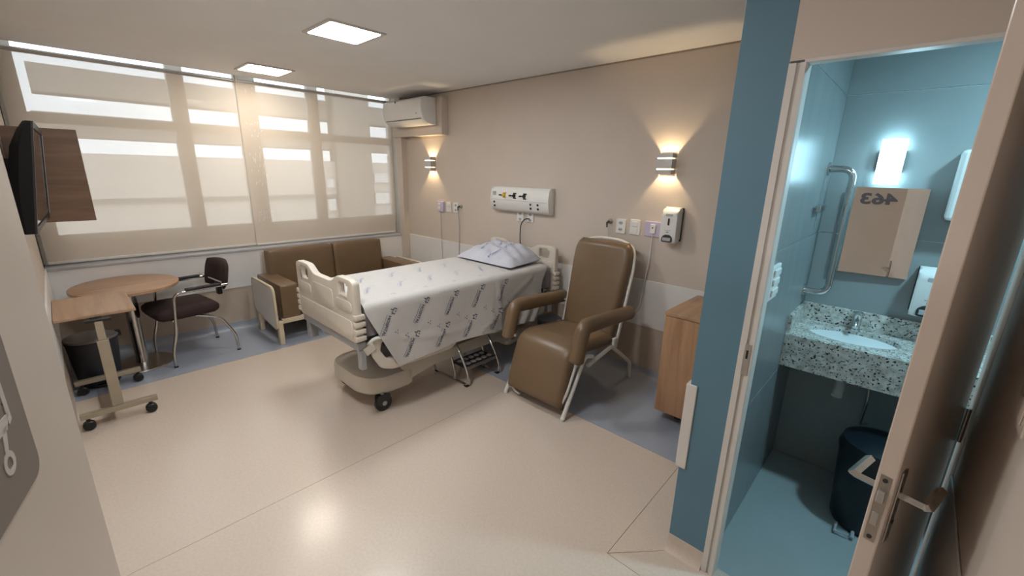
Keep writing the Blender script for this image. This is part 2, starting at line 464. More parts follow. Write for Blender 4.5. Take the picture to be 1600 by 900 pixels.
# door frame: stepped jambs and head
df = sroot('trim_8', (-.38, YF, 0))
bm = NB(); plate(bm, [(XP1, 1.738), (-.383, 1.738), (-.383, 1.746), (-.372, 1.746), (-.372, 1.738), (JL - .004, 1.738), (JL, 1.744), (JL, 1.80), (XP1, 1.80)], 0, 2.10, 'z')
obj('jamb', bm, M_whitepaint, df, 30)
bm = NB(); box(bm, JR, XE, 1.742, 1.80, 0, 2.10, bev=.003); obj('jamb', bm, M_whitepaint, df)
bm = NB(); box(bm, JL - .01, JR + .005, 1.741, 1.79, 2.098, 2.110, bev=.002); obj('head', bm, M_whitepaint, df)
sp = obj('strike_plate', B(-.386, -.362, 1.7355, 1.738, .99, 1.12, bev=.001), M_alu, df); sp['label'] = 'metal strike plate'
obj('strike_hole', B(-.378, -.370, 1.7350, 1.7352, 1.06, 1.095), M_black, df)
# bathroom tiles
def tiles(name, x0, x1, y0, y1, axis, breaks, m):
    bm = B(x0, x1, y0, y1, 0, 2.5); wl = struct(name, bm, M_grout)
    zs = [0, .722, 1.444, 2.166, 2.46]
    for i in range(4):
        for a, b in zip(breaks[:-1], breaks[1:]):
            if axis == 'x': t = B(a + .002, b - .002, y0 - .006, y0, zs[i] + .002, zs[i + 1] - .002, bev=.001, seg=1)
            elif axis == 'y': t = B(x1, x1 + .006, a + .002, b - .002, zs[i] + .002, zs[i + 1] - .002, bev=.001, seg=1)
            else: t = B(x0 - .006, x0, a + .002, b - .002, zs[i] + .002, zs[i + 1] - .002, bev=.001, seg=1)
            obj('tile', t, m, wl)
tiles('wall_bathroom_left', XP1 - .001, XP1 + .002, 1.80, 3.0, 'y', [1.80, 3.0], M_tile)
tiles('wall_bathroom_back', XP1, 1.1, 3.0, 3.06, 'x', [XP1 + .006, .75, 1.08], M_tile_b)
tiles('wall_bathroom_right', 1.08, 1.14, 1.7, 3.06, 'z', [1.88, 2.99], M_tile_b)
struct('wall_bathroom_front', B(XE, 1.14, 1.79, 1.80, 0, 2.5), M_tile_b)
# entry surroundings behind the camera
struct('wall_entry', B(-1.45, -1.35, -2.6, YT, 0, ZC), M_wall)
struct('wall_corridor', B(-1.5, .4, -2.7, -2.6, 0, ZC), M_wall)

# ------------------------------------------------------------------ window: frame, mullions, transoms, panes
XG = -5.46
wf = sroot('window_1', (XG, 1.5, .868))
def wbar(nm, y0, y1, z0, z1, dx=.03): obj(nm, B(XG - dx, XG + dx, y0, y1, z0, z1, bev=.004), M_frame, wf)
Y0, Y1 = -.30, 3.345
wbar('frame', Y0, Y1, .868, 1.115, .035); wbar('frame', Y0, Y1, 2.76, 2.80)
wbar('frame', Y0, -.02, 1.115, 2.76); wbar('frame', 3.30, Y1, 1.115, 2.76)
# coordinates on x=-5.46 a little larger than measured on the blind plane
def sc(y): return y * 5.46 / 5.40
def sz(z): return 1.74 + (z - 1.74) * 5.46 / 5.40
mull = [(.93, 1.06), (1.49, 1.68), (2.215, 2.335)]
for a, b in mull: wbar('mullion', sc(a), sc(b), 1.115, 2.76, .04)
edges = [-.02] + [sc(v) for m_ in mull for v in m_] + [3.30]
for i in range(0, len(edges), 2):
    a, b = edges[i], edges[i + 1]
    wbar('transom', a, b, sz(2.045), sz(2.125), .028)
    obj('pane', B(XG - .003, XG + .003, a, b, 1.115, sz(2.045)), M_glass, wf)
    obj('pane', B(XG - .003, XG + .003, a, b, sz(2.125), 2.76), M_glass, wf)

# ------------------------------------------------------------------ roller blinds
XBL = -5.335
def blind(y0, y1, label, zb, dx=0):
    t = thing('roller_blind', label, 'blind', (XBL + dx, (y0 + y1) / 2, 2.575), 'roller blinds on the window')
    x = XBL + dx
    bm = NB(); tube(bm, [(x - .012, y0 + .01, 2.574), (x - .012, y1 - .01, 2.574)], .019, 14); obj('roller_tube', bm, M_alu, t, 40)
    bm = NB()
    n = 24
    for k in range(n):
        z0 = zb + (2.578 - zb) * k / n; z1 = zb + (2.578 - zb) * (k + 1) / n
        def q(z): return x + .003 * math.sin(z * 5 + y0)
        bm.faces.new([bm.verts.new((q(z), y, z)) for y, z in ((y0, z0), (y1, z0), (y1, z1), (y0, z1))])
    bmesh.ops.remove_doubles(bm, verts=bm.verts, dist=1e-5)
    obj('fabric', bm, M_fabric, t, 60)
    obj('bottom_bar', B(x - .008, x + .010, y0, y1, zb - .022, zb, bev=.004), M_frame, t)
    for y in (y0, y1 - .012):
        obj('bracket', B(x - .045, x + .02, y, y + .012, 2.555, ZC if x > -5.30 else 2.80, bev=.002), M_frame, t)
blind(-.128, 1.4835, 'left beige translucent roller blind behind the television and round table', .905)
blind(1.4845, 3.255, 'right beige translucent roller blind beside the air conditioner, above the sofa', .902, .016)

bm = NB()
rr_ = random.Random(3)
for zc, dz_, n_f, hh in ((2.50, .03, 5, .03), (2.12, .08, 20, .02), (1.84, .10, 16, .045), (1.60, .10, 14, .03), (1.20, .07, 30, .018)):
    for k in range(n_f):
        y = rr_.uniform(1.53, 1.69); z = zc + rr_.uniform(-dz_, dz_); w2 = rr_.uniform(.002, .004); h2 = hh * rr_.uniform(.3, .6)
        x = XBL + .016 + .003 * math.sin(z * 5 + 1.478) + .001
        bm.faces.new([bm.verts.new((x, y + a, z + b)) for a, b in ((-w2, -h2), (w2, -h2 * .6), (w2, h2), (-w2, h2 * .6))])
obj('pale_flecks', bm, M_white, bpy.data.objects['roller_blind.001'], kind='stuff')  # small pale flecks just in front of the right blind's fabric

# ------------------------------------------------------------------ outside: the building across the way and the ground
XO = -9.4
kx = 9.4 / 5.40
def oy(y): return y * kx
def oz(z): return 1.74 + (z - 1.74) * kx
bd = thing('building', 'pale concrete building with horizontal balcony beams seen through the blinds', 'building', (XO - 1, 3, -3))
obj('beam', B(XO - .5, XO, oy(.035), 12, oz(2.292), oz(2.505)), M_conc, bd)
obj('beam', B(XO - .5, XO, oy(.0), 12, oz(1.945), oz(2.137)), M_conc, bd)
obj('wall', B(XO - .5, XO, oy(-.4), 12, oz(1.42), oz(1.815)), M_concl, bd)
obj('wall', B(XO - .5, XO - .02, oy(-.4), 12, oz(1.10), oz(1.42)), M_concl, bd)
obj('ledge', B(XO - .02, XO + .03, oy(-.4), 12, oz(1.375), oz(1.40)), M_conc, bd)
for k, (a, b, c, d) in enumerate(((3.0, 3.26, 1.56, 1.68), (3.0, 3.26, 1.28, 1.42), (2.36, 2.45, 1.22, 1.36), (2.36, 2.45, 1.50, 1.60))): obj('window_panel', B(XO - .01, XO + .06, oy(a), oy(b), oz(c), oz(d)), M_white, bd)
obj('wall', B(XO - .5, XO, oy(-.4), 12, -3, oz(1.10)), M_concl, bd)
obj('column', B(XO - .2, XO + .15, oy(2.49), oy(2.95), -3, oz(3.2)), M_conc, bd)
tag(obj('ground', B(-40, -5.7, -20, 25, -3.1, -3.0), M_concl), 'pale paved ground outside far below the window', 'ground')

# ================================================================== LIGHTS IN THE ROOM
def ceiling_light(name, x0, x1, y0, y1, m, label, group):
    t = thing(name, label, 'ceiling light', ((x0 + x1) / 2, (y0 + y1) / 2, ZC), group)
    bm = NB()
    plate(bm, [(x0, y0), (x1, y0), (x1, y1), (x0, y1)], ZC - .010, ZC - .0005, 'z', holes=[rrect(x0 + .022, x1 - .022, y0 + .022, y1 - .022, .02)])
    obj('frame', bm, M_whitepaint, t)
    bm = NB(); plate(bm, rrect(x0 + .022, x1 - .022, y0 + .022, y1 - .022, .02), ZC - .007, ZC - .002, 'z')
    obj('diffuser', bm, m, t)
G = 'square ceiling light panels'
ceiling_light('ceiling_light', -3.25, -2.845, 1.35, 1.745, M_ledw, 'square white ceiling light panel, the larger one nearer the camera', G)
ceiling_light('ceiling_light', -4.955, -4.555, 1.39, 1.795, M_ledy, 'warm square ceiling light panel close to the window blinds', G)
ceiling_light('ceiling_light', -1.95, -1.55, .30, .70, M_led_add, 'added unseen square ceiling light panel nearest the entrance, just above the view', G)  # added fill panel, never in view, to brighten floor and ceiling

ceiling_light('ceiling_light', -.45, -.05, -1.75, -1.35, M_led_add, 'added unseen square ceiling light panel in the corridor behind the camera', G)  # added fill panel behind the camera, brightens the entry side wall
def sconce(x, z, label):
    t = thing('wall_lamp', label, 'lamp', (x, YB, z), 'up and down wall lamps')
    w_ = .062; d = .085
    obj('back_plate', B(x - .055, x + .055, YB - .008, YB, z - .078, z + .078, bev=.002), M_alu, t)
    for za, zb in ((.046, .078), (-.034, .034), (-.078, -.046)):
        bm = NB(); plate(bm, [(x - w_, YB - .008), (x - w_, YB - d), (x + w_, YB - d), (x + w_, YB - .008), (x + w_ - .004, YB - .008), (x + w_ - .004, YB - d + .004), (x - w_ + .004, YB - d + .004), (x - w_ + .004, YB - .008)], z + za, z + zb, 'z')
        obj('shell', bm, M_alu, t)
    for za in (.040, -.040):
        obj('glow_slit', B(x - w_ + .006, x + w_ - .006, YB - d + .003, YB - d + .010, z + za - .0045, z + za + .0045), M_slit, t)
    for s in (1, -1):
        l = bpy.data.lights.new('lamp_bulb', 'SPOT'); l.energy = SCONCE_W; l.color = (1.0, .74, .42); l.spot_size = math.radians(100); l.spot_blend = .4; l.shadow_soft_size = .010
        lo = bpy.data.objects.new('lamp_bulb', l); COL.objects.link(lo); lo.parent = t
        lo.location = (0, -.042, s * .006); lo.rotation_euler = (PI + math.radians(-6), 0, 0) if s > 0 else (math.radians(6), 0, 0)
dl = thing('added_bath_downlight', 'added round cool white downlight in the bathroom ceiling, out of view', 'ceiling light', (.55, 2.30, 2.45))  # added out of view to brighten the bathroom and its floor
M_down = emit('added_downlight_glow', (0.46, 0.83, 1.0), BATH_DOWN)
bm = NB(); lathe(bm, [(.095, 2.4495), (.095, 2.443), (.075, 2.443), (.075, 2.4495)], (.55, 2.30, 0), n=28); obj('rim', bm, M_white, dl, 40)
bm = NB(); lathe(bm, [(.074, 2.447), (.074, 2.444), (0, 2.444)], (.55, 2.30, 0), n=28); obj('diffuser', bm, M_down, dl, 40)
sconce(-4.545, 1.81, 'small metal up and down wall lamp near the window corner')
sconce(-1.495, 1.823, 'metal up and down wall lamp above the soap dispenser by the blue wall')

# ================================================================== AIR CONDITIONER
ac = thing('air_conditioner', 'white split air conditioner on the bulkhead in the window corner', 'air conditioner', (-4.75, 3.26, 2.26))
x0, x1 = -5.14, -4.325
prof = [(3.258, 2.545), (3.10, 2.545), (3.055, 2.52), (3.045, 2.45), (3.05, 2.37), (3.075, 2.30), (3.12, 2.262), (3.20, 2.25), (3.258, 2.25)]
bm = NB(); plate(bm, prof, x0, x1, 'x', bev=.004); obj('body', bm, M_white, ac, 50)
bm = NB(); plate(bm, [(3.10, 2.543), (3.053, 2.518), (3.042, 2.45), (3.047, 2.375), (3.066, 2.318), (3.074, 2.322), (3.058, 2.45), (3.10, 2.535)], x0 + .004, x1 - .004, 'x'); obj('front_panel', bm, M_white, ac, 50)
bm = NB(); plate(bm, [(3.069, 2.312), (3.077, 2.2985), (3.09, 2.2985), (3.09, 2.312)], x0 + .03, x1 - .04, 'x'); obj('air_outlet', bm, M_black, ac)
bm = NB(); plate(bm, [(3.073, 2.298), (3.118, 2.258), (3.16, 2.250), (3.16, 2.256), (3.12, 2.266), (3.080, 2.302)], x0 + .03, x1 - .04, 'x'); obj('louvre', bm, M_white, ac, 40)
bm = NB(); lathe(bm, [(0, 0), (.012, 0), (.012, .003), (0, .003)], (-4.86, 3.050, 2.512), n=12, axis='y'); obj('badge', bm, M_dark, ac)
obj('indicator', B(-4.43, -4.42, 3.046, 3.052, 2.36, 2.37), M_dark, ac)

# ================================================================== TELEVISION AND ITS FIN PANEL
tv = thing('wooden_board', 'walnut laminate board standing out from the wall behind the television', 'board', (-4.2, YT, 1.347))
obj('board', B(-4.222, -4.195, YT, .185, 1.347, 1.946, bev=.0015), M_wood_d, tv)
obj('edge_band', B(-4.2225, -4.1945, .185, .187, 1.347, 1.946), M_bathdoor, tv)  # edge banding, its pale colour also painting in the lit edge's highlight
tt = thing('television', 'black flat television on the left wall, seen edge on', 'television', (-3.66, -.06, 1.39))
def tvp(u, d, h):
    # u along x, d = depth behind the screen, h height; tilted forward and slightly turned
    x = -4.15 + u * .95
    yb = .024 - u * .026 - (0.542 - h) / .542 * (.060 + .024 * u)
    return Vector((x, yb - d, 1.385 + h))
bm = NB()
grid = []
prof2 = [(0, .0), (0, .542), (.028, .542), (.05, .50), (.075, .42), (.085, .27), (.078, .12), (.05, .0)]
for u in (0, .04, .96, 1.0):
    k = 1.0 if 0 < u < 1 else .55
    grid.append([bm.verts.new(tvp(u, d * k + .006, h)) for d, h in prof2])
for A, C in zip(grid[:-1], grid[1:]):
    for k in range(len(A)): bm.faces.new((A[k], A[(k + 1) % len(A)], C[(k + 1) % len(C)], C[k]))
bm.faces.new(grid[0]); bm.faces.new(grid[-1])
obj('housing', bm, mat('tv_black', rgb(16, 13, 14), .65, spec=.2), tt, 30)
def tvquad(u0, u1, h0, h1, d0, d1):
    bm = NB(); vs = []
    for d in (d0, d1):
        vs.append([bm.verts.new(tvp(u, d, h)) for u, h in ((u0, h0), (u1, h0), (u1, h1), (u0, h1))])
    a, b = vs
    bm.faces.new(a); bm.faces.new(b[::-1])
    for k in range(4): bm.faces.new((a[k], a[(k + 1) % 4], b[(k + 1) % 4], b[k]))
    return bm
M_screen = mat('tv_screen', (.02, .018, .018), 0.08, spec=.8)
obj('screen', tvquad(.03, .97, .03, .512, .002, .006), M_screen, tt)
obj('bezel', tvquad(.0, 1, 0, .03, -.002, .006), M_black, tt)
obj('bezel', tvquad(.0, 1, .512, .542, -.002, .006), M_black, tt)
obj('bezel', tvquad(.0, .03, .03, .512, -.002, .006), M_black, tt)
obj('bezel', tvquad(.97, 1, .03, .512, -.002, .006), M_black, tt)
obj('silver_strip', tvquad(.012, .018, .03, .512, -.004, -.002), M_alu, tt)
obj('wall_mount', B(-3.85, -3.45, YT + .018, -.09, 1.55, 1.75, bev=.004), M_dark, tt)
bm = NB()
for k in range(4):
    z = 1.66 - k * .035
    tube(bm, fillet([(-3.30, -.115, z), (-3.27, -.135, z - .03), (-3.24, -.12, z - .05), (-3.28, -.125, z - .09)], .02), .004, 6)
obj('cable', bm, M_black, tt, 40)

# ================================================================== ROUND TABLE
rt = thing('round_table', 'round oak laminate table on a chrome pedestal below the left blind', 'table', (-4.80, .275, 0))
bm = NB(); lathe(bm, [(0, .712), (.355, .712), (.36, .716), (.36, .736), (.355, .74), (0, .74)], (-4.815, .30, 0), n=64, sx=1.08); obj('tabletop', bm, M_wood_h, rt, 40)
bm = NB(); lathe(bm, [(.05, .02), (.05, .03), (.043, .05), (.052, .71)], (-4.815, .30, 0), n=28); obj('column', bm, M_chrome, rt, 40)
bm = NB(); lathe(bm, [(0, 0), (.232, 0), (.235, .006), (.232, .012), (.10, .022), (0, .024)], (-4.815, .292, 0), n=56); obj('base', bm, M_steel, rt, 30)

# ================================================================== OVERBED TABLE
ob = thing('overbed_table', 'rectangular wheeled overbed table with oak top and beige metal frame', 'table', (-4.1, .06, 0))
M_ovb = mat('beige_metal', rgb(172, 160, 140), 0.4, metal=.35)
obj('tabletop', B(-4.445, -3.845, -.14, .262, .745, .765, bev=.004), M_wood_x, ob)
obj('support_rail', B(-4.3, -3.80, .025, .085, .722, .745, bev=.003), M_dark, ob)
obj('column_sleeve', B(-3.815, -3.765, .030, .090, .12, .60, bev=.004), M_ovb, ob)
obj('inner_column', B(-3.81, -3.775, .040, .082, .60, .735, bev=.004), M_ovb, ob)
obj('bracket', B(-3.825, -3.775, -.005, .125, .728, .745, bev=.003), M_black, ob)
obj('base_bar', B(-3.79, -3.75, -.135, .268, .085, .12, bev=.003), M_ovb, ob)
obj('base_bar', B(-4.44, -4.40, -.140, .250, .085, .12, bev=.003), M_ovb, ob)
obj('cross_beam', B(-4.42, -3.77, .035, .085, .088, .118, bev=.003), M_ovb, ob)
def caster(cx, cy, r, parent, m=M_black, wid=.03):
    bm = NB(); lathe(bm, [(0, -wid / 2), (r * .8, -wid / 2), (r, -wid / 3), (r, wid / 3), (r * .8, wid / 2), (0, wid / 2)], (cx, cy, r), n=22, axis='x')
    w0 = obj('caster', bm, m, parent, 40)
    return w0
for x in (-3.77, -4.42):
    for y in (-.10, .225):
        c = caster(x, y, .033, ob, wid=.045)
        bm = NB(); tube(bm, [(x, y, .04), (x, y, .088)], .011, 8); obj('stem', bm, M_black, c)

# ================================================================== TRASH BIN under the tables
tbn = thing('trash_bin', 'charcoal trash bin with grey lid below the wheeled oak table', 'bin', (-4.70, -.0, 0))
bm = NB(); lathe(bm, [(0, 0), (.116, 0), (.128, .02), (.155, .36), (.16, .37), (.16, .385), (.15, .385)], (-4.605, .012, 0), n=32); obj('body', bm, M_bin, tbn, 40)
bm = NB(); lathe(bm, [(.158, .385), (.164, .39), (.160, .405), (.10, .425), (0, .432)], (-4.605, .012, 0), n=32); obj('lid', bm, M_binlid, tbn, 40)
obj('pedal', B(-4.485, -4.455, -.02, .04, .015, .03, bev=.005), M_black, tbn)
obj('hinge', B(-4.64, -4.58, .15, .19, .37, .41, bev=.006), M_black, tbn)

# ================================================================== ARMCHAIR at the round table
ch = thing('armchair', 'dark brown visitor armchair with chrome legs beside the round table', 'chair', (-4.79, .72, 0))
def S(u): return u
bm = cushion(-5.03, -4.55, .40, .87, .420, .515, r=.042, puff=(.01, .015, .012), cuts=9); obj('seat', bm, M_chairfab, ch, 60)
# backrest: curved pad
bm = NB()
rows = []
for i in range(9):
    a = -1 + 2 * i / 8
    col_ = []
    for j in range(9):
        b = -1 + 2 * j / 8
        k = (1 - .16 * abs(b) ** 3); kk = (1 - .10 * abs(a) ** 3)
        x = -4.80 + a * .235 * k; z = .73 + b * .135 * kk
        y = .935 + .05 * (1 - a * a) + .05 * (b + 1) / 2 + .0
        col_.append((x, y, z, (1 - a ** 6) * (1 - b ** 6)))
    rows.append(col_)
def gridsurf(bm, rows, f):
    g_ = [[bm.verts.new(f(p)) for p in r] for r in rows]
    for i in range(len(g_) - 1):
        for j in range(len(g_[0]) - 1): bm.faces.new((g_[i][j], g_[i + 1][j], g_[i + 1][j + 1], g_[i][j + 1]))
    return g_
ga = gridsurf(bm, rows, lambda p: Vector((p[0], p[1] - .012 - .024 * p[3], p[2])))
gb = gridsurf(bm, rows, lambda p: Vector((p[0], p[1] + .008 + .014 * p[3], p[2])))
n_ = 9
ring = [(i, 0) for i in range(n_)] + [(n_ - 1, j) for j in range(1, n_)] + [(i, n_ - 1) for i in range(n_ - 2, -1, -1)] + [(0, j) for j in range(n_ - 2, 0, -1)]
for k in range(len(ring)):
    i, j = ring[k]; i2, j2 = ring[(k + 1) % len(ring)]
    bm.faces.new((ga[i][j], gb[i][j], gb[i2][j2], ga[i2][j2]))
obj('backrest', bm, M_chairfab, ch, 60)
obj('back_bracket', B(-4.83, -4.77, .945, .985, .52, .66, bev=.01), M_black, ch)
for s, x in ((-1, -5.045), (1, -4.545)):
    o_ = fillet([(x, .455, .0), (x, .455, .14), (x, .50, .30), (x, .535, .66), (x, .95, .665)], .06)
    # front leg rising into the arm and running back to the backrest
    obj('front_leg', T(o_, .0125, 10), M_chrome, ch, 50)
    obj('arm_pad', B(x - .022, x + .022, .62, .90, .668, .690, bev=.008), M_black, ch)
    xr = x + (-.0 if s < 0 else .0)
    rl = fillet([(x - s * .06, .66, .425), (x - s * .02, .86, .36), (x - s * .0, .955, .17), (x, .965, .0)], .05)
    obj('rear_leg', T(rl, .0125, 10), M_chrome, ch, 50)
    for (y, nm) in ((.455, 'front'), (.965, 'rear')):
        bm = NB(); tube(bm, [(x, y, 0), (x, y, .012)], .016, 10); obj('foot_cap', bm, M_black, ch)
ch.rotation_euler = (0, 0, math.radians(7.5))
obj('seat_rail', T([(-5.045, .50, .42), (-4.545, .50, .42)], .0115, 10), M_chrome, ch, 50)
obj('seat_rail', T([(-4.985, .66, .42), (-4.605, .66, .42)], .0115, 10), M_chrome, ch, 50)
obj('arm_link', T([(-5.045, .95, .665), (-4.545, .95, .665)], .010, 8), M_chrome, ch, 50)

# ================================================================== SOFA
sf = thing('sofa', 'tan brown two seat sofa bed with pale frame under the window', 'sofa', (-4.8, 2.17, 0))
YS0, YS1 = 1.30, 3.07
M_sframe = mat('pale_sofa_frame', rgb(206, 190, 164), 0.45, var=.03)
def arm(y0, y1):
    bm = NB(); plate(bm, round2([(-5.12, .30), (-4.43, .235), (-4.43, .60), (-5.12, .60)], .02), y0, y1, 'y', bev=.012)
    return bm
obj('armrest', arm(YS0 + .085, YS0 + .25), M_brown, sf, 50)
obj('armrest', arm(YS1 - .23, YS1 - .065), M_brown, sf, 50)
ym = (YS0 + .25 + YS1 - .23) / 2
for a, b in ((YS0 + .255, ym - .003), (ym + .003, YS1 - .235)):
    bm = cushion(-4.98, -4.47, a, b, .275, .42, r=.022, puff=(.0, .0, .012)); obj('seat_cushion', bm, M_brown, sf, 60)
for a, b in ((YS0 + .175, ym + .004), (ym + .010, YS1 - .235)):
    bm = cushion(-5.09, -4.97, a, b, .40, .865, r=.022, puff=(.012, .0, .006), M=rotat((-5.03, 0, .4), 'Y', -5)); obj('back_cushion', bm, M_brown, sf, 60)
for y in (YS0 + .02, YS1 - .045):
    obj('leg', B(-4.455, -4.40, y, y + .045, 0, .245, bev=.006), M_sframe, sf)
    obj('leg', B(-5.05, -4.99, y, y + .045, 0, .245, bev=.006), M_sframe, sf)
obj('front_rail', B(-4.45, -4.415, YS0 + .065, YS1 - .045, .215, .262, bev=.004), M_sframe, sf)
obj('rear_rail', B(-5.10, -5.06, YS0 + .065, YS1 - .045, .215, .262, bev=.004), M_sframe, sf)
obj('back_frame', B(-5.16, -5.12, YS0 + .17, YS1 - .22, .22, .845, bev=.006), M_sframe, sf)
for y in (YS0, YS1 - .02):
    bm = NB(); plate(bm, round2([(-5.03, .25), (-4.395, .165), (-4.395, .60), (-5.03, .60)], .07), y, y + .02, 'y'); pn = obj('side_panel', bm, M_band, sf, 30)
    q = [(x, y + .01, z) for x, z in round2([(-5.03, .25), (-4.395, .165), (-4.395, .60), (-5.03, .60)], .07, 5)]
    bm = NB(); tube(bm, q, .014, 8, closed=True); obj('panel_rim', bm, M_sframe, pn, 50)

# ================================================================== HOSPITAL BED
bed = thing('hospital_bed', 'cream plastic hospital bed on black wheels in the middle of the room', 'bed', (-2.88, 2.2, 0))
bx0, bx1 = -3.325, -2.43
def board(y0, y1, z0, zt, nm):
    zz = zt
    out = round2([(bx0, z0), (bx1, z0), (bx1, zz - .02), (bx1 - .045, zz), (bx1 - .22, zz), (bx1 - .31, zz - .055), (bx0 + .31, zz - .055), (bx0 + .22, zz), (bx0 + .045, zz), (bx0, zz - .02)], .035)
    hl = rrect(bx0 + .075, bx0 + .205, zz - .128, zz - .036, .02, 3); hr = rrect(bx1 - .205, bx1 - .075, zz - .128, zz - .036, .02, 3)
    bm = NB(); plate(bm, out, y0, y1, 'y', holes=[hl, hr], bev=.010)
    o = obj(nm, bm, M_cream, bed, 40)
    # thick moulded rim and relief panels
    for yy in (y0 - .004, y1 + .004):
        pass
    for (a, b, c, d) in ((bx0 + .03, bx0 + .25, zz - .22, zz - .145), (bx1 - .25, bx1 - .03, zz - .22, zz - .145), (bx0 + .29, bx1 - .29, zz - .25, zz - .11), (bx0 + .04, bx1 - .04, z0 + .02, zz - .27)):
        bm = NB(); yf = y0 if y0 < 2 else y0
        plate(bm, rrect(a, b, c, d, .03, 4), yf - .006, yf + .004, 'y', bev=.004); obj('relief_panel', bm, M_cream, o, 40)
    for s, xx in ((-1, bx0), (1, bx1)):
        for k in range(4):
            zc = z0 + .02 + k * .047
            bm = NB(); box(bm, xx - .022 if s < 0 else xx - .020, xx + .020 if s < 0 else xx + .022, y0 - .008, y1 + .012, zc, zc + .034, bev=.008)
            obj('corner_bumper', bm, M_cream, o, 40)
    return o
fb = board(1.165, 1.215, .655, 1.072, 'footboard')
hb = board(3.19, 3.24, .62, 1.058, 'headboard')
obj('end_rail', B(bx0 + .02, bx1 - .01, 1.175, 1.235, .60, .655, bev=.006), M_bedgrey, bed)
obj('end_post', B(bx1 - .060, bx1 - .012, 1.19, 1.23, .46, .60, bev=.006), M_bedgrey, bed)
obj('end_post', B(bx0 + .02, bx0 + .085, 1.19, 1.25, .46, .60, bev=.006), M_bedgrey, bed)
obj('end_post', B(bx1 - .075, bx1 - .01, 3.13, 3.19, .42, .62, bev=.006), M_bedgrey, bed)
obj('deck', B(bx0 + .05, bx1 - .05, 1.25, 3.17, .665, .735, bev=.01), M_beddark, bed)
obj('control_box', B(-2.60, -2.47, 1.24, 1.36, .60, .70, bev=.012), M_beddark, bed)
bm = NB(); box(bm, bx0 + .10, bx0 + .15, 1.25, 3.15, .56, .665, bev=.005); obj('side_beam', bm, M_beddark, bed)
bm = NB(); box(bm, bx1 - .15, bx1 - .10, 1.25, 3.15, .56, .665, bev=.005); obj('side_beam', bm, M_beddark, bed)
# lever by the foot end
obj('lever', T(fillet([(-2.46, 1.24, .62), (-2.43, 1.29, .665), (-2.42, 1.36, .66)], .02), .011, 8), M_white, bed, 40)
bm = NB(); box(bm, -2.455, -2.43, 1.215, 1.29, .565, .625, bev=.006, M=rotat((-2.44, 1.25, .6), 'X', 25)); obj('hook', bm, M_cream, bed)
# lowered side rails: outlined plates with an opening
for xs_ in (-2.452, bx0 + .022):
    bm = NB()
    outl = round2([(1.275, .66), (1.31, .655), (1.45, .655), (1.9, .655), (2.0, .60), (2.0, .44), (1.93, .395), (1.42, .395), (1.33, .43), (1.265, .545)], .03)
    hole = round2([(1.345, .62), (1.42, .62), (1.88, .62), (1.93, .57), (1.92, .49), (1.42, .485), (1.375, .49), (1.33, .56)], .02)
    plate(bm, outl, xs_ - .013, xs_ + .013, 'x', holes=[hole], bev=.008); obj('side_rail', bm, M_cream, bed, 40)
    bm = NB()
    outl = round2([(2.30, .66), (3.0, .66), (3.08, .60), (3.08, .44), (3.0, .395), (2.40, .395), (2.30, .45)], .03)
    hole = round2([(2.38, .62), (2.95, .62), (3.01, .58), (3.01, .50), (2.95, .47), (2.42, .47), (2.38, .50)], .02)
    plate(bm, outl, xs_ - .013, xs_ + .013, 'x', holes=[hole], bev=.008); obj('side_rail', bm, M_cream, bed, 40)
# base: moulded covers and a long tapering beam
def cover(y0, y1, sgn, nm):
    pts = [(-3.12, 0), (-2.78, 0), (-2.66, .05), (-2.60, .14), (-2.60, .40), (-3.20, .40), (-3.24, .30), (-3.24, .14), (-3.20, .05)]
    f = (lambda v: y0 + v) if sgn > 0 else (lambda v: y1 - v)
    pts = round2([(a, f(b)) for a, b in pts], .05)
    bm = NB()
    cx, cy = -2.88, f(.22)
    rings = []
    for (s, z) in ((.93, .125), (1.0, .145), (1.0, .235), (.97, .262), (.84, .272), (.70, .285)):
        rings.append([bm.verts.new((cx + (a - cx) * s, cy + (b - cy) * s, z)) for a, b in pts])
    for A, C in zip(rings[:-1], rings[1:]):
        for k in range(len(A)): bm.faces.new((A[k], A[(k + 1) % len(A)], C[(k + 1) % len(A)], C[k]))
    bm.faces.new(rings[0][::-1]); bm.faces.new(rings[-1])
    return obj(nm, bm, M_bedbase, bed, 35)
cover(1.29, 1.71, 1, 'base_cover'); cover(2.72, 3.14, -1, 'base_cover')
bm = NB()
plate(bm, [(1.60, .14), (1.72, .20), (1.9, .235), (2.55, .235), (2.72, .20), (2.82, .14), (2.82, .34), (1.60, .30)], -3.17, -2.61, 'x', bev=.012); obj('chassis_beam', bm, M_bedbase, bed, 40)
for y in (1.62, 2.74):
    bm = NB(); tube(bm, [(-2.70, y, .27), (-2.70, y + .18 * (1 if y < 2 else -1), .60)], .024, 10); obj('lift_arm', bm, M_beddark, bed, 40)
    bm = NB(); tube(bm, [(-3.06, y, .27), (-3.06, y + .18 * (1 if y < 2 else -1), .60)], .024, 10); obj('lift_arm', bm, M_beddark, bed, 40)
    obj('lift_box', B(-3.05, -2.72, y - .06, y + .06, .27, .42, bev=.01), M_beddark, bed)
obj('actuator', T([(-2.88, 1.75, .32), (-2.88, 2.35, .62)], .03, 10), M_beddark, bed, 40)
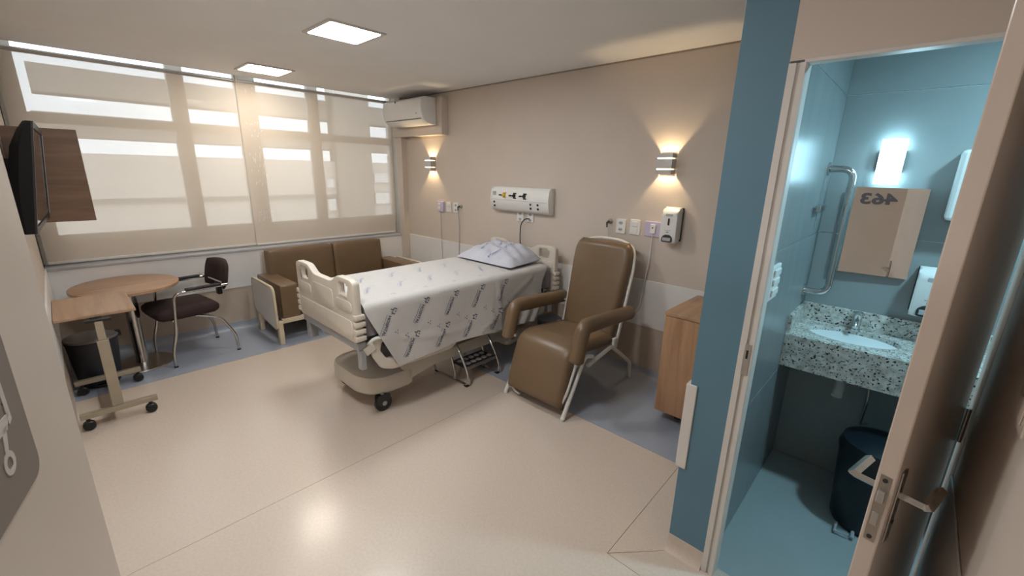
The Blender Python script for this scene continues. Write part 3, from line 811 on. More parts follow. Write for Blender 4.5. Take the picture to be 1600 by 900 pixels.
for (x, y) in ((-2.615, 1.42), (-3.175, 1.43), (-2.615, 3.01), (-3.175, 3.01)):
    c = caster(x, y, .066, bed, M_black, .034)
    bm = NB(); plate(bm, round2([(y - .035, .05), (y + .02, .05), (y + .05, .10), (y + .05, .135), (y - .05, .135), (y - .055, .09)], .012), x - .024, x - .018, 'x'); obj('fork', bm, M_dark, c)
    bm = NB(); plate(bm, round2([(y - .035, .05), (y + .02, .05), (y + .05, .10), (y + .05, .135), (y - .05, .135), (y - .055, .09)], .012), x + .018, x + .024, 'x'); obj('fork', bm, M_dark, c)
    bm = NB(); lathe(bm, [(0, -.026), (.018, -.026), (.018, .026), (0, .026)], (x, y, .066), n=14, axis='x'); obj('hub', bm, M_alu, c, 40)
    bm = NB(); tube(bm, [(x, y, .11), (x, y, .15)], .014, 8); obj('stem', bm, M_bedgrey, c)

# mattress
mt = tag(obj('mattress', cushion(bx0 + .03, bx1 - .028, 1.235, 3.165, .737, .893, r=.04, cuts=7), M_matt, None, 60), 'grey mattress on the hospital bed, showing at its foot end', 'mattress')

bm = NB(); g_ = []
for i in range(91):
    y = 1.245 + 1.91 * i / 90
    g_.append([bm.verts.new((bx1 - .026 + (.005 * math.sin(31 * y) + .004 * math.sin(57 * y + 9 * k)) * k / 6, y, .862 - .192 * k / 6 - .012 * math.sin(4 * y) * k / 6)) for k in range(7)])
for i in range(90):
    for k in range(6): bm.faces.new((g_[i][k], g_[i + 1][k], g_[i + 1][k + 1], g_[i][k + 1]))
bmesh.ops.solidify(bm, geom=bm.faces[:], thickness=.003)
obj('fitted_sheet', bm, M_matt, mt, 80)

# sheet: a draped parametric surface, u along y, v across and down
ZT = .905
def sheet_pt(y, v, off=0.0):
    """v: distance from the far edge of the mattress; beyond the width it falls down the near side"""
    W = bx1 - bx0 - .008
    xa = bx0 + .015
    n = Vector((0, 0, 1))
    R = .045
    if v < 0:
        q = min(-v, .2)
        p = Vector((xa - .004 - .06 * q, y, ZT - .02 - q)); n = Vector((-1, 0, 0))
    elif v < W - R:
        p = Vector((xa + v, y, ZT + .004 * math.sin(3 * y + v * 4) * .6))
        if v < R: p.z -= .02 * (1 - v / R) ** 2
    elif v < W - R + R * PI / 2:
        a = (v - (W - R)) / R
        p = Vector((xa + W - R + R * math.sin(a), y, ZT - R + R * math.cos(a) + .004 * math.sin(3 * y + v * 4) * .6)); n = Vector((math.sin(a), 0, math.cos(a)))
    else:
        d = v - (W - R + R * PI / 2)
        k = min(1, d / .3)
        flare = .012 * k * math.sin(5.5 * y + 1.2) + .010 * k * math.sin(11 * y + 3 * d) + .02 * d
        # pressed fold creases and the rucked right end
        cr = .012 * math.exp(-((y - 2.42 - .06 * d) / .012) ** 2) * min(1, d / .05)
        cr += .015 * math.exp(-((d - .20 - (2.55 - y) * .55) / .012) ** 2) * (1 if 2.2 < y < 2.85 else 0)
        cr += .010 * math.exp(-((d - .26 - .05 * math.sin(4 * y)) / .018) ** 2) * (1 if 1.5 < y < 2.1 else .3)
        ruck = .014 * math.sin(46 * y + 30 * d) * max(0, min(1, (y - 2.35) / .3)) * max(0, min(1, (d - .2) / .2))
        p = Vector((xa + W + flare + cr + ruck, y, ZT - R - d)); n = Vector((1, 0, 0))
    return p + n * off
W_ = bx1 - bx0 - .008; VD = W_ - .045 + .045 * PI / 2
VMAX = VD + .445
def yl(v):   # foot edge of the sheet: slants away on the hanging side
    if v <= VD: return 1.228
    d = v - VD
    return 1.228 + .46 * d + .12 * d * d
def yr(v):
    if v <= VD: return 3.06
    d = v - VD
    return 3.06 - .14 * d / .445 - .03 * math.sin(d * 14)
def vmax(t): return VMAX - .035 * math.sin(t * PI) + .018 * t
bm = NB(); g_ = []
NU, NV = 84, 60
for i in range(NU + 1):
    t = i / NU; row = []
    for j in range(NV + 1):
        v = -.10 + (vmax(t) + .10) * j / NV
        y = yl(v) + (yr(v) - yl(v)) * t
        row.append(bm.verts.new(sheet_pt(y, v)))
    g_.append(row)
for i in range(NU):
    for j in range(NV): bm.faces.new((g_[i][j], g_[i + 1][j], g_[i + 1][j + 1], g_[i][j + 1]))
bmesh.ops.recalc_face_normals(bm, faces=bm.faces)
ex = bmesh.ops.solidify(bm, geom=bm.faces[:], thickness=.0025)
sh = tag(obj('bed_sheet', bm, M_sheet, None, 80), 'white printed sheet spread over the mattress and hanging down the near side', 'sheet')
# printed marks on the sheet
tv1, tf1 = text_mesh('HOSPITAL', .032, .0006)
wdt = max(v[0] for v in tv1)
def marks(bm, f):
    """one printed emblem in local (a,b): two hooked logo strokes, the word, a thin rule below"""
    add_flat(bm, tv1, tf1, lambda a, b: f(a - wdt / 2 + .03, b))
    def quad(a0, a1, b0, b1, sh_=0): add_flat(bm, [(a0, b0), (a1, b0), (a1 + sh_, b1), (a0 + sh_, b1)], [(0, 1, 2, 3)], f)
    L0 = -wdt / 2 - .016
    quad(L0, L0 + .006, -.004, .022); quad(L0 - .012, L0, .016, .022); quad(L0 + .010, L0 + .028, .012, .018, .004); quad(L0 + .022, L0 + .028, .018, .042)
    quad(L0 - .014, L0 - .008, .022, .044); quad(L0 + .0, L0 + .012, .036, .042)
    quad(-wdt / 2 + .03, wdt / 2 + .03, -.016, -.013)
def star(bm, f, s=.014):
    for q in (25, 145, 265):
        c_, s_ = math.cos(math.radians(q)), math.sin(math.radians(q))
        add_flat(bm, [(c_ * .3 * s - s_ * .12 * s, s_ * .3 * s + c_ * .12 * s), (c_ * 1.2 * s - s_ * .12 * s, s_ * 1.2 * s + c_ * .12 * s), (c_ * 1.2 * s + s_ * .12 * s, s_ * 1.2 * s - c_ * .12 * s), (c_ * .3 * s + s_ * .12 * s, s_ * .3 * s - c_ * .12 * s)], [(0, 1, 2, 3)], f)
        add_flat(bm, [(c_ * s, s_ * s), (c_ * s + .4 * s, s_ * s), (c_ * s + .4 * s, s_ * s + .25 * s), (c_ * s, s_ * s + .25 * s)], [(0, 1, 2, 3)], f)
bm_d = NB(); bm_l = NB()
def placer(yc, vc, deg, k=1.0):
    ca, sa = math.cos(math.radians(deg)), math.sin(math.radians(deg))
    # local +a maps to (dy, dv): v grows downwards/near
    return lambda a, b: sheet_pt(yc + k * (a * ca - b * sa), vc - k * (a * sa + b * ca), .0035)
A0 = -118
rowsd = [(VD + .075, 1.375, .27), (VD + .305, 1.555, .27)]
for v0, ys, st in rowsd:
    for k in range(7):
        y = ys + k * st
        if y > 2.62: continue
        marks(bm_d, placer(y, v0 + (.02 if k == 0 and v0 < VD + .2 else 0), A0))
for k in range(6):
    for (dy, dv) in ((.03, .19), (.11, .235)):
        y = 1.42 + k * .27 + dy
        if 1.40 < y < 2.75: star(bm_d, placer(y, VD + dv, 30))
for k in range(7):
    for (v0, dy) in ((W_ - .30, 0), (W_ - .60, .11)):
        y = 1.40 + k * .27 + dy
        if y < 2.75: marks(bm_l, placer(y, v0, A0, .75))
    y = 1.50 + k * .27
    for v0 in (W_ - .10, W_ - .38, W_ - .64):
        if y < 2.8: star(bm_d if v0 > W_ - .2 else bm_l, placer(y, v0, 30))
obj('printed_lettering', bm_d, M_ink, sh, kind='stuff'); obj('printed_lettering', bm_l, M_inkl, sh, kind='stuff')

# pillow
def wrk(u):
    return Vector((0, 0, 0))
def pillow():
    bm = NB()
    N = 30; top = []; bot = []
    for i in range(N + 1):
        a = -1 + 2 * i / N; rt_, rb_ = [], []
        for j in range(N + 1):
            b = -1 + 2 * j / N
            ka = 1 - .10 * (1 - b * b); kb = 1 - .12 * (1 - a * a)
            x = -2.86 + a * .355 * kb * (1 - .03 * b); y = 2.86 + b * .225 * ka
            th = ((1 - a ** 4) * (1 - b ** 4)) ** .62
            wv = .007 * math.sin(9 * a + 5 * b) * math.sin(7 * b - 3 * a) + .005 * math.sin(23 * a - 11 * b) * (abs(b) ** .5)
            wv += .010 * math.exp(-((a - .35 - .2 * b) / .05) ** 2) + .006 * math.exp(-((a + .3 + .35 * b) / .05) ** 2) - .006 * math.exp(-((a + .02 - .3 * b) / .06) ** 2)
            zt = .925 + .122 * th * (1 + .25 * b) + wv * 2.0 * th
            zb = .922 - .008 * th
            sag = .02 * (b + 1) / 2
            rt_.append((x, y, zt + sag, th)); rb_.append((x, y, zb, th))
        top.append(rt_); bot.append(rb_)
    g1 = [[bm.verts.new(p[:3]) for p in r] for r in top]
    g2 = [[g1[i][j] if i in (0, N) or j in (0, N) else bm.verts.new(bot[i][j][:3]) for j in range(N + 1)] for i in range(N + 1)]
    for g0 in (g1, g2):
        for i in range(N):
            for j in range(N): bm.faces.new((g0[i][j], g0[i + 1][j], g0[i + 1][j + 1], g0[i][j + 1]))
    def pt(a, b):
        i = int(round((a + 1) / 2 * N)); j = int(round((b + 1) / 2 * N))
        i = max(0, min(N - 1, int((a + 1) / 2 * N))); j = max(0, min(N - 1, int((b + 1) / 2 * N)))
        fa = (a + 1) / 2 * N - i; fb_ = (b + 1) / 2 * N - j
        def V(p): return Vector(p[:3])
        q = V(top[i][j]) * (1 - fa) * (1 - fb_) + V(top[i + 1][j]) * fa * (1 - fb_) + V(top[i][j + 1]) * (1 - fa) * fb_ + V(top[i + 1][j + 1]) * fa * fb_
        return q + Vector((0, -.003, .003))
    return bm, pt
bm, ppt = pillow()
pl = tag(obj('pillow', bm, M_pillow, None, 80), 'grey white printed pillow at the head of the hospital bed', 'pillow')
bm_p = NB()
for (a0, b0, dg) in ((-.42, -.35, -70), (.42, .1, 80), (.32, -.72, 60), (-.05, .2, -60)):
    ca, sa = math.cos(math.radians(dg)), math.sin(math.radians(dg))
    marks(bm_p, lambda a, b, a0=a0, b0=b0, ca=ca, sa=sa: ppt(max(-.98, min(.98, a0 + .62 * (a * ca - b * sa) / .375)), max(-.98, min(.98, b0 + .62 * (a * sa + b * ca) / .235))))
obj('printed_lettering', bm_p, mat('blue_print', rgb(84, 96, 140), .8), pl, kind='stuff')

# ================================================================== STEP STOOL
ss = thing('step_stool', 'chrome two step footstool with black ribbed treads, half under the bed', 'step stool', (-2.67, 2.28, 0))
def sidey(y):
    front = fillet([(-2.84, y, .012), (-2.455, y, .012), (-2.43, y, .07), (-2.47, y, .17), (-2.66, y, .44), (-2.72, y, .45)], .06)
    obj('side_frame', T(front, .0115, 10), M_chrome, ss, 50)
    rear = fillet([(-2.62, y, .012), (-2.605, y, .05), (-2.64, y, .16), (-2.78, y, .44), (-2.90, y, .45), (-2.90, y, .012), (-2.84, y, .012)], .05)
    obj('side_frame', T(rear, .0115, 10), M_chrome, ss, 50)
    for x in (-2.46, -2.86):
        obj('rubber_foot', B(x - .02, x + .02, y - .016, y + .016, 0, .012, bev=.003), M_black, ss)
sidey(2.10); sidey(2.455)
def tread(x0, x1, z):
    t = obj('tread', B(x0, x1, 2.112, 2.443, z - .022, z, bev=.003), M_black, ss)
    obj('tread_trim', B(x1, x1 + .008, 2.112, 2.443, z - .026, z + .002, bev=.002), M_steel, t)
    for i in range(2):
        for j in range(5):
            bm = NB(); lathe(bm, [(.026, z), (.025, z + .003), (.013, z + .004), (.012, z + .001), (0, z + .001)], (x0 + (x1 - x0) * (.3 + .42 * i), 2.15 + j * .062 + i * .02, 0), n=14); obj('grip_ring', bm, M_trim, t, 40)
tread(-2.655, -2.475, .165); tread(-2.875, -2.70, .40)

# ================================================================== RECLINER
rc = thing('recliner', 'tan brown vinyl hospital recliner with raised footrest and white metal frame', 'recliner', (-1.87, 2.65, 0))
def strip(cx0, cx1, pts, th, nm, puff=.0, wtop=None, parent=rc, m=M_brown, nx=14, edge=.03):
    """padded strip following a side profile pts (y,z); rounded at its sides and ends"""
    P = [Vector((0, p[0], p[1])) for p in fillet([(p[0], p[1], 0) for p in pts], .10, 8)]
    P = [Vector((0, p.y, p.z)) for p in P]
    # resample
    Ls = [0]
    for a, b in zip(P[:-1], P[1:]): Ls.append(Ls[-1] + (b - a).length)
    n = max(14, int(Ls[-1] / .03)); Q = []
    for k in range(n + 1):
        s = Ls[-1] * k / n; i = max(i_ for i_ in range(len(Ls)) if Ls[i_] <= s + 1e-9); i = min(i, len(P) - 2)
        Q.append(P[i].lerp(P[i + 1], (s - Ls[i]) / max(1e-9, Ls[i + 1] - Ls[i])))
    bm = NB(); front = []; back = []
    for k, q in enumerate(Q):
        a = Q[max(0, k - 1)]; b = Q[min(n, k + 1)]; t = (b - a).normalized()
        nr = Vector((0, -t.z, t.y))   # front/top normal
        s = k / n
        de = min(1, min(s, 1 - s) * Ls[-1] / edge); fe = math.sqrt(max(0, 1 - (1 - de) ** 2))
        hw = (cx1 - cx0) / 2
        if wtop: hw *= wtop(s)
        rf, rb = [], []
        for j in range(nx + 1):
            w2 = math.sin((-1 + 2 * j / nx) * PI / 2); du = min(1, (1 - abs(w2)) * hw / edge); fu = math.sqrt(max(0, 1 - (1 - du) ** 2))
            f = min(fe, fu) if True else fe * fu
            x = (cx0 + cx1) / 2 + w2 * hw
            rf.append(bm.verts.new(Vector((x, q.y, q.z)) + nr * (th * .5 * f + puff * (1 - w2 * w2) * fe)))
            rb.append(bm.verts.new(Vector((x, q.y, q.z)) - nr * (th * .5 * f)) if f > 1e-3 else rf[-1])
        front.append(rf); back.append(rb)
    for k in range(n):
        for j in range(nx):
            bm.faces.new((front[k][j], front[k][j + 1], front[k + 1][j + 1], front[k + 1][j]))
            vs = [back[k][j], back[k][j + 1], back[k + 1][j + 1], back[k + 1][j]]
            u_ = []
            for v in vs:
                if v not in u_: u_.append(v)
            if len(u_) > 2 and len(set(u_)) == len(u_):
                try: bm.faces.new(u_[::-1])
                except ValueError: pass
    return obj(nm, bm, m, parent, 70)
RX0, RX1 = -2.16, -1.61
# footrest and seat as one bent cushion
strip(RX0 + .01, RX1 + .0, [(2.285, .06), (2.315, .20), (2.40, .45), (2.47, .475), (2.96, .425)], .095, 'seat_and_footrest', puff=.018, edge=.04)
# backrest
strip(RX0, RX1, [(2.975, .41), (3.17, 1.195)], .085, 'backrest', puff=.02, wtop=lambda s: .90 + .10 * min(1, s / .75) if s < .86 else 1.0 - .17 * ((s - .86) / .14) ** 2, edge=.04)
# head pillow section seam
strip(RX0 + .02, RX1 - .02, [(3.108, .985), (3.155, 1.175)], .05, 'headrest_pad', puff=.008, edge=.05, wtop=lambda s: 1.0 - .10 * s * s)
for s, x in ((-1, RX0 - .055), (1, RX1 + .06)):
    path = fillet([(x, 2.335, .44), (x, 2.40, .70), (x, 3.07, .655)], .06, 6)
    bm = NB(); tube(bm, path, .058, 18, flat=.9)
    bmesh.ops.bevel(bm, geom=[e for e in bm.edges if any(len(f.verts) > 4 for f in e.link_faces)], offset=.012, segments=2, affect='EDGES')
    obj('armrest', bm, M_brown, rc, 60)
for s, x in ((-1, RX0 + .0), (1, RX1 + .025)):
    obj('front_leg', T(fillet([(x, 2.26, .012), (x, 2.50, .435), (x, 2.60, .40)], .07), .016, 10), M_frame, rc, 50)
    bm = NB(); tube(bm, [(x, 2.26, 0), (x, 2.262, .02)], .019, 10); obj('foot_cap', bm, M_frame, rc)
    obj('rear_leg', T(fillet([(x, 2.55, .34), (x, 2.88, .40), (x, 3.225, .15), (x, 3.245, .0)], .03), .016, 10), M_frame, rc, 50)
    obj('arm_support', T([(x, 2.36, .47), (x + s * .03, 2.36, .47)], .012, 8), M_frame, rc, 50)
    obj('arm_support', T([(x, 3.02, .64), (x + s * .04, 3.02, .65)], .012, 8), M_frame, rc, 50)
    obj('pivot', B(x - .012, x + .012, 2.90, 2.96, .37, .46, bev=.006), M_frame, rc)
bk = fillet([(RX0 + .02, 2.945, .42), (RX0 - .01, 3.14, 1.05), (RX0 + .02, 3.185, 1.20), (RX0 + .16, 3.205, 1.245), (RX1 - .16, 3.205, 1.245), (RX1 - .02, 3.185, 1.20), (RX1 + .014, 3.14, 1.05), (RX1 + .02, 2.945, .42)], .06, 6)
bk = [Vector((p.x, p.y + .012, p.z - .040)) for p in bk]
obj('back_frame', T(bk, .013, 8), M_frame, rc, 50)
fr = fillet([(RX1 + .012, 2.43, .43), (RX1 + .012, 2.31, .18), (RX1 - .02, 2.285, .085)], .05)
obj('footrest_frame', T(fr, .010, 8), M_frame, rc, 50)
fr = fillet([(RX0 + .0, 2.43, .43), (RX0 + .0, 2.31, .18), (RX0 + .06, 2.285, .045), (RX0 + .13, 2.285, .03)], .05)
obj('footrest_frame', T(fr, .010, 8), M_frame, rc, 50)

# dark round bin between bed and recliner
rb_ = thing('round_bin', 'dark round lidded bin between the bed and the recliner', 'bin', (-2.29, 2.96, 0))
bm = NB(); lathe(bm, [(0, 0), (.09, 0), (.10, .02), (.112, .40), (.11, .42)], (-2.29, 2.96, 0), n=30); obj('body', bm, M_black, rb_, 40)
bm = NB(); lathe(bm, [(.112, .42), (.116, .428), (.112, .445), (.07, .462), (0, .466)], (-2.29, 2.96, 0), n=30); obj('lid', bm, M_dark, rb_, 40)

# ================================================================== CABINET
cb = thing('cabinet', 'oak laminate bedside cabinet behind the blue wall corner', 'cabinet', (-.86, 3.05, 0))
obj('carcass', B(-1.128, XP0 - .02, 2.765, YB - .014, .085, .812, bev=.002), M_wood_v, cb)
obj('top', B(-1.133, XP0 - .018, 2.757, YB - .013, .812, .836, bev=.002), M_wood_h, cb)
obj('door', B(-1.125, -.86, 2.752, 2.765, .09, .806, bev=.002), M_wood_v, cb)
obj('door', B(-.856, -.592, 2.752, 2.765, .09, .806, bev=.002), M_wood_v, cb)
for x in (-1.0, -.65):
    for y in (2.90, 3.28): obj('leg', B(x - .02, x + .02, y - .02, y + .02, 0, .085), M_black, cb)

# ================================================================== BED WALL FITTINGS
gp = thing('medical_gas_console', 'white medical gas console on the wall above the bed head', 'console', (-2.98, YB, 1.45))
gx0, gx1 = -3.40, -2.60
prof = [(YB - .002, 1.585), (YB - .055, 1.585), (YB - .085, 1.555), (YB - .095, 1.46), (YB - .095, 1.445), (YB - .08, 1.36), (YB - .05, 1.335), (YB - .002, 1.335)]
bm = NB(); plate(bm, prof, gx0 + .02, gx1 - .02, 'x', bev=.003); obj('housing', bm, M_white, gp, 40)
for a, b in ((gx0, gx0 + .02), (gx1 - .02, gx1)):
    bm = NB(); plate(bm, [(y - (.004 if y < YB - .01 else 0), z + (.004 if z > 1.45 else -.004)) for y, z in prof], a, b, 'x', bev=.006); obj('end_cap', bm, M_white, gp, 40)
def yfront(z): return YB - .085 - .010 * (1.555 - z) / .095 if z > 1.46 else YB - .095 + .015 * (1.445 - z) / .085
def knob(x, z, m, r=.018):
    y = yfront(z)
    bm = NB(); lathe(bm, [(r, 0), (r, -.012), (r * .7, -.02), (0, -.02)], (x, y, z), n=18, axis='y'); k = obj('gas_outlet', bm, m, gp, 40)
    bm = NB(); lathe(bm, [(r * .45, 0), (r * .45, -.03), (0, -.03)], (x - .045, y, z), n=12, axis='y'); obj('outlet_pin', bm, M_black, k, 40)
    obj('outlet_bar', B(x - .045, x, y - .012, y - .004, z - .005, z + .005), M_dark, k)
    for dz in (.024, -.024): obj('outlet_tab', B(x - .012, x + .028, y - .008, y + .002, z + dz - .006, z + dz + .006, bev=.002), M_black if m is not M_yellow else M_yellow, k)
for x, m in ((-3.20, M_yellow), (-3.055, M_black), (-2.915, M_black)): knob(x, 1.50, m)
obj('small_switch', B(-3.365, -3.325, yfront(1.515) - .008, yfront(1.515) + .006, 1.495, 1.535, bev=.003), M_trim, gp)
for x in (-3.345, -2.83, -2.735):
    for z in (1.425, 1.385):
        bm = NB(); lathe(bm, [(.011, .004), (.011, -.006), (0, -.006)], (x, yfront(z), z), n=12, axis='y'); obj('socket_hole', bm, M_black, gp)
obj('face_joint', B(gx0 + .02, gx1 - .02, YB - .097, YB - .09, 1.450, 1.4535), M_trim, gp)

def plateth(name, label, x0, x1, z0, z1, kind, group=None, m=M_white, d=.012):
    t = thing(name, label, 'switch' if kind == 'switch' else 'socket' if kind == 'socket' else 'panel', ((x0 + x1) / 2, YB, (z0 + z1) / 2), group)
    obj('cover_plate', B(x0, x1, YB - d, YB, z0, z1, bev=.004), m, t)
    xc = (x0 + x1) / 2; zc = (z0 + z1) / 2; hw = (x1 - x0) * .27
    if kind == 'switch':
        for dz in (-.028, .028): obj('rocker', B(xc - hw, xc + hw, YB - d - .004, YB - d, zc + dz - .02, zc + dz + .02, bev=.002), m, t)
        for dz in (-.045, .008): obj('rocker_gap', B(xc - hw, xc + hw, YB - d - .001, YB - d, zc + dz - .002, zc + dz + .002), M_dark, t)
    elif kind == 'socket':
        for dz in (-.028, .028):
            bm = NB(); plate(bm, [(xc - .022, zc + dz), (xc - .011, zc + dz + .014), (xc + .011, zc + dz + .014), (xc + .022, zc + dz), (xc + .011, zc + dz - .014), (xc - .011, zc + dz - .014)], YB - d - .001, YB - d, 'y'); s_ = obj('socket_face', bm, M_trim, t)
            for dx in (-.010, 0, .010): obj('pin_hole', B(xc + dx - .0025, xc + dx + .0025, YB - d - .0016, YB - d - .001, zc + dz - .003, zc + dz + .003), M_black, s_)
    else:
        obj('button_body', B(xc - .022, xc + .022, YB - d - .014, YB - d, zc - .035, zc + .04, bev=.004), M_white, t)
        bm = NB(); lathe(bm, [(.006, -.0), (.006, -.003), (0, -.003)], (xc, YB - d - .014, zc + .012), n=12, axis='y'); obj('button', bm, M_dark, t)
    return t
def cable(name, label, pts, r, m, r_f=.06):
    bm = NB(); tube(bm, fillet(pts, r_f, 6), r, 8)
    return tag(obj(name, bm, m, None, 50), label, 'cable')
plateth('nurse_call_panel', 'lilac nurse call plate under the lamp near the window', -4.445, -4.325, 1.235, 1.362, 'call', 'wall plates', M_lilac, .03)
plateth('light_switch', 'white light switch between lilac plate and socket, window side', -4.283, -4.19, 1.238, 1.360, 'switch', 'wall plates')
plateth('wall_socket', 'white double socket with grey plug, window side of the bed', -4.145, -4.053, 1.240, 1.362, 'socket', 'wall plates')
plateth('wall_socket', 'left white socket directly below the gas console, nothing plugged in', -3.085, -2.99, 1.235, 1.338, 'socket', 'wall plates')
plateth('wall_socket', 'right white socket below the gas console, with a black plug', -2.94, -2.855, 1.235, 1.338, 'socket', 'wall plates')
plateth('wall_socket', 'white double socket just above the recliner top', -1.902, -1.812, 1.240, 1.365, 'socket', 'wall plates')
plateth('light_switch', 'white light switch above the recliner, next to the lilac plate', -1.770, -1.676, 1.242, 1.370, 'switch', 'wall plates')
plateth('nurse_call_panel', 'lilac nurse call plate beside the soap dispenser', -1.63, -1.475, 1.247, 1.370, 'call', 'wall plates', M_lilac, .02)
def gasplug(x, z, label):
    t = thing('gas_hose_holder', label, 'plug', (x, YB, z))
    bm = NB(); lathe(bm, [(.022, 0), (.022, -.02), (.014, -.03), (0, -.03)], (x, YB, z), n=16, axis='y'); obj('base', bm, M_alu, t, 40)
    bm = NB(); tube(bm, [(x, YB - .02, z), (x - .005, YB - .05, z - .01), (x, YB - .055, z - .05)], .013, 10, r2=.006); obj('plug', bm, M_dark, t, 40)
gasplug(-4.005, 1.325, 'grey plug on a round holder beside the window side socket')
gasplug(-1.965, 1.335, 'grey plug on a round holder left of the recliner socket')
cable('power_cable', 'black cable hanging from the socket down to the bed head', [(-2.905, YB - .014, 1.272), (-2.93, YB - .05, 1.275), (-2.985, YB - .055, 1.22), (-2.99, YB - .06, 1.05), (-2.96, YB - .062, .92), (-2.95, YB - .05, .70)], .006, M_dark)
cable('call_cord', 'thin grey cord hanging from the window side plug', [(-4.005, YB - .055, 1.275), (-4.01, YB - .03, 1.1), (-4.04, YB - .018, .70), (-4.05, YB - .02, .50)], .005, M_trim)
cable('call_cord', 'thin cord below the lilac plate near the window', [(-4.385, YB - .02, 1.235), (-4.39, YB - .016, 1.0), (-4.37, YB - .018, .62)], .0035, M_trim)
cable('call_cord', 'white cord behind the recliner top from the grey plug', [(-1.965, YB - .055, 1.285), (-1.965, YB - .03, 1.15), (-1.96, YB - .018, .95)], .005, M_white)
cable('call_cord', 'white looping cord below the lilac plate by the soap dispenser', [(-1.555, YB - .02, 1.27), (-1.555, YB - .03, 1.05), (-1.57, YB - .03, .93), (-1.585, YB - .03, .75), (-1.60, YB - .03, .62), (-1.66, YB - .035, .56), (-1.74, YB - .03, .555)], .005, M_white)

def dispenser(cx, yw, z0, z1, w_, d, label, z_axis=None):
    t = thing('soap_dispenser', label, 'dispenser', (cx, yw, z0), 'soap dispensers')
    h = z1 - z0
    obj('back_plate', B(cx - w_ / 2 - .004, cx + w_ / 2 + .004, yw - .02, yw, z0 + .01, z1 - .004, bev=.006), M_dark, t)
    bm = NB(); plate(bm, round2([(yw - .014, z0 + .01), (yw - .014, z1), (yw - d * .55, z1), (yw - d, z1 - h * .16), (yw - d, z0 + .0)], .02), cx - w_ / 2, cx + w_ / 2, 'x', bev=.014); obj('cover', bm, M_white, t, 50)
    yf = yw - d
    bm = NB(); plate(bm, rrect(cx - .007, cx + .007, z0 + h * .50, z0 + h * .70, .0065, 3), yf - .002, yf + .002, 'y'); obj('level_window', bm, M_black, t)
    bm = NB(); plate(bm, round2([(cx - .042, z0 + .008), (cx + .042, z0 + .008), (cx + .042, z0 + .045), (cx + .02, z0 + .065), (cx - .02, z0 + .065), (cx - .042, z0 + .045)], .012), yf - .010, yf + .002, 'y', bev=.003); obj('push_bar', bm, M_dark, t)
    obj('push_pad', B(cx - .032, cx + .032, yf - .014, yf - .009, z0 + .018, z0 + .044, bev=.003), M_trim, t)
    obj('label_strip', B(cx - .028, cx + .028, yf - .002, yf + .001, z0 + h * .755, z0 + h * .82), M_trim, t)
    bm = NB()
    for k in range(5): box(bm, cx - .022 + k * .009, cx - .016 + k * .009, yf - .0012, yf + .001, z0 + h * .36, z0 + h * .37)
    box(bm, cx - .012, cx + .006, yf - .0012, yf + .001, z0 + h * .30, z0 + h * .318)
    obj('small_print', bm, M_dark, t)
dispenser(-1.39, YB, 1.225, 1.50, .125, .115, 'white soap dispenser on the beige wall beside the blue wall')
dispenser(.128, 2.994, 1.075, 1.325, .135, .105, 'white soap dispenser on the bathroom wall right of the mirror')

# ================================================================== BATHROOM
vn = thing('washbasin_counter', 'speckled granite counter with undermounted basin in the bathroom', 'counter', (.2, 2.8, .74))
# countertop with an oval cut-out
hole = [(-.13 + .20 * math.cos(2 * PI * k / 28), 2.80 + .135 * math.sin(2 * PI * k / 28)) for k in range(28)]
bm = NB(); plate(bm, [(-.397, 2.60), (1.07, 2.60), (1.07, 2.99), (-.397, 2.99)], .905, .93, 'z', holes=[hole]); obj('countertop', bm, M_gran, vn)
obj('apron', B(-.397, 1.07, 2.592, 2.615, .745, .928, bev=.002), M_gran, vn)
obj('backsplash', B(-.397, 1.07, 2.972, 2.993, .93, 1.03, bev=.002), M_gran, vn)
obj('side_splash', B(-.398, -.378, 2.60, 2.972, .93, 1.03, bev=.002), M_gran, vn)
bm = NB(); prof = [(1.06, .905), (1.0, .90), (.93, .85), (.6, .79), (.15, .78), (0, .78)]
lathe(bm, [(r * .2, z) for r, z in prof], (-.13, 2.80, 0), n=32, sy=.68); bas = obj('basin', bm, M_ceramic, vn, 60)
bm = NB(); tube(bm, fillet([(-.13, 2.80, .78), (-.13, 2.80, .66), (-.13, 2.74, .60)], .04), .026, 12); obj('drain_pipe', bm, M_white, vn, 50)
bm = NB(); tube(bm, fillet([(-.02, 2.78, .80), (.0, 2.75, .62), (-.01, 2.80, .45), (.02, 2.95, .40)], .06), .007, 8); obj('supply_hose', bm, M_steel, vn, 50)
tp = thing('basin_tap', 'short chrome tap behind the washbasin', 'tap', (-.13, 2.945, .93))
bm = NB(); lathe(bm, [(.024, .93), (.024, .936), (.019, .94), (.019, 1.0), (.022, 1.005), (.022, 1.03), (.016, 1.036), (0, 1.036)], (-.13, 2.944, 0), n=20); obj('body', bm, M_chrome, tp, 40)
bm = NB(); tube(bm, fillet([(-.13, 2.945, .99), (-.13, 2.88, .985), (-.13, 2.865, .965)], .02), .011, 10); obj('spout', bm, M_chrome, tp, 40)
mr = thing('mirror', 'frameless mirror on the bathroom back wall over the basin', 'mirror', (-.13, 2.994, 1.243))
obj('glass', B(-.284, .021, 2.975, 2.990, 1.243, 1.70), [M_mirror], mr)
obj('backing', B(-.28, .017, 2.990, 2.994, 1.25, 1.695), M_dark, mr)
mr.location.y -= .012
mr.rotation_euler = (0, 0, math.radians(2.4))
bl = thing('bathroom_lamp', 'glowing white wall lamp over the bathroom mirror', 'lamp', (-.155, 2.994, 1.82))
bm = NB(); plate(bm, [(-.205 + .1 * k / 8, 2.955 - .035 * math.sin(PI * k / 8)) for k in range(9)] + [(-.105, 2.965), (-.205, 2.965)], 1.718, 1.938, 'z'); obj('shade', bm, M_bathl, bl, 40)
obj('back_plate', B(-.209, -.101, 2.966, 2.994, 1.775, 1.885, bev=.003), M_alu, bl)
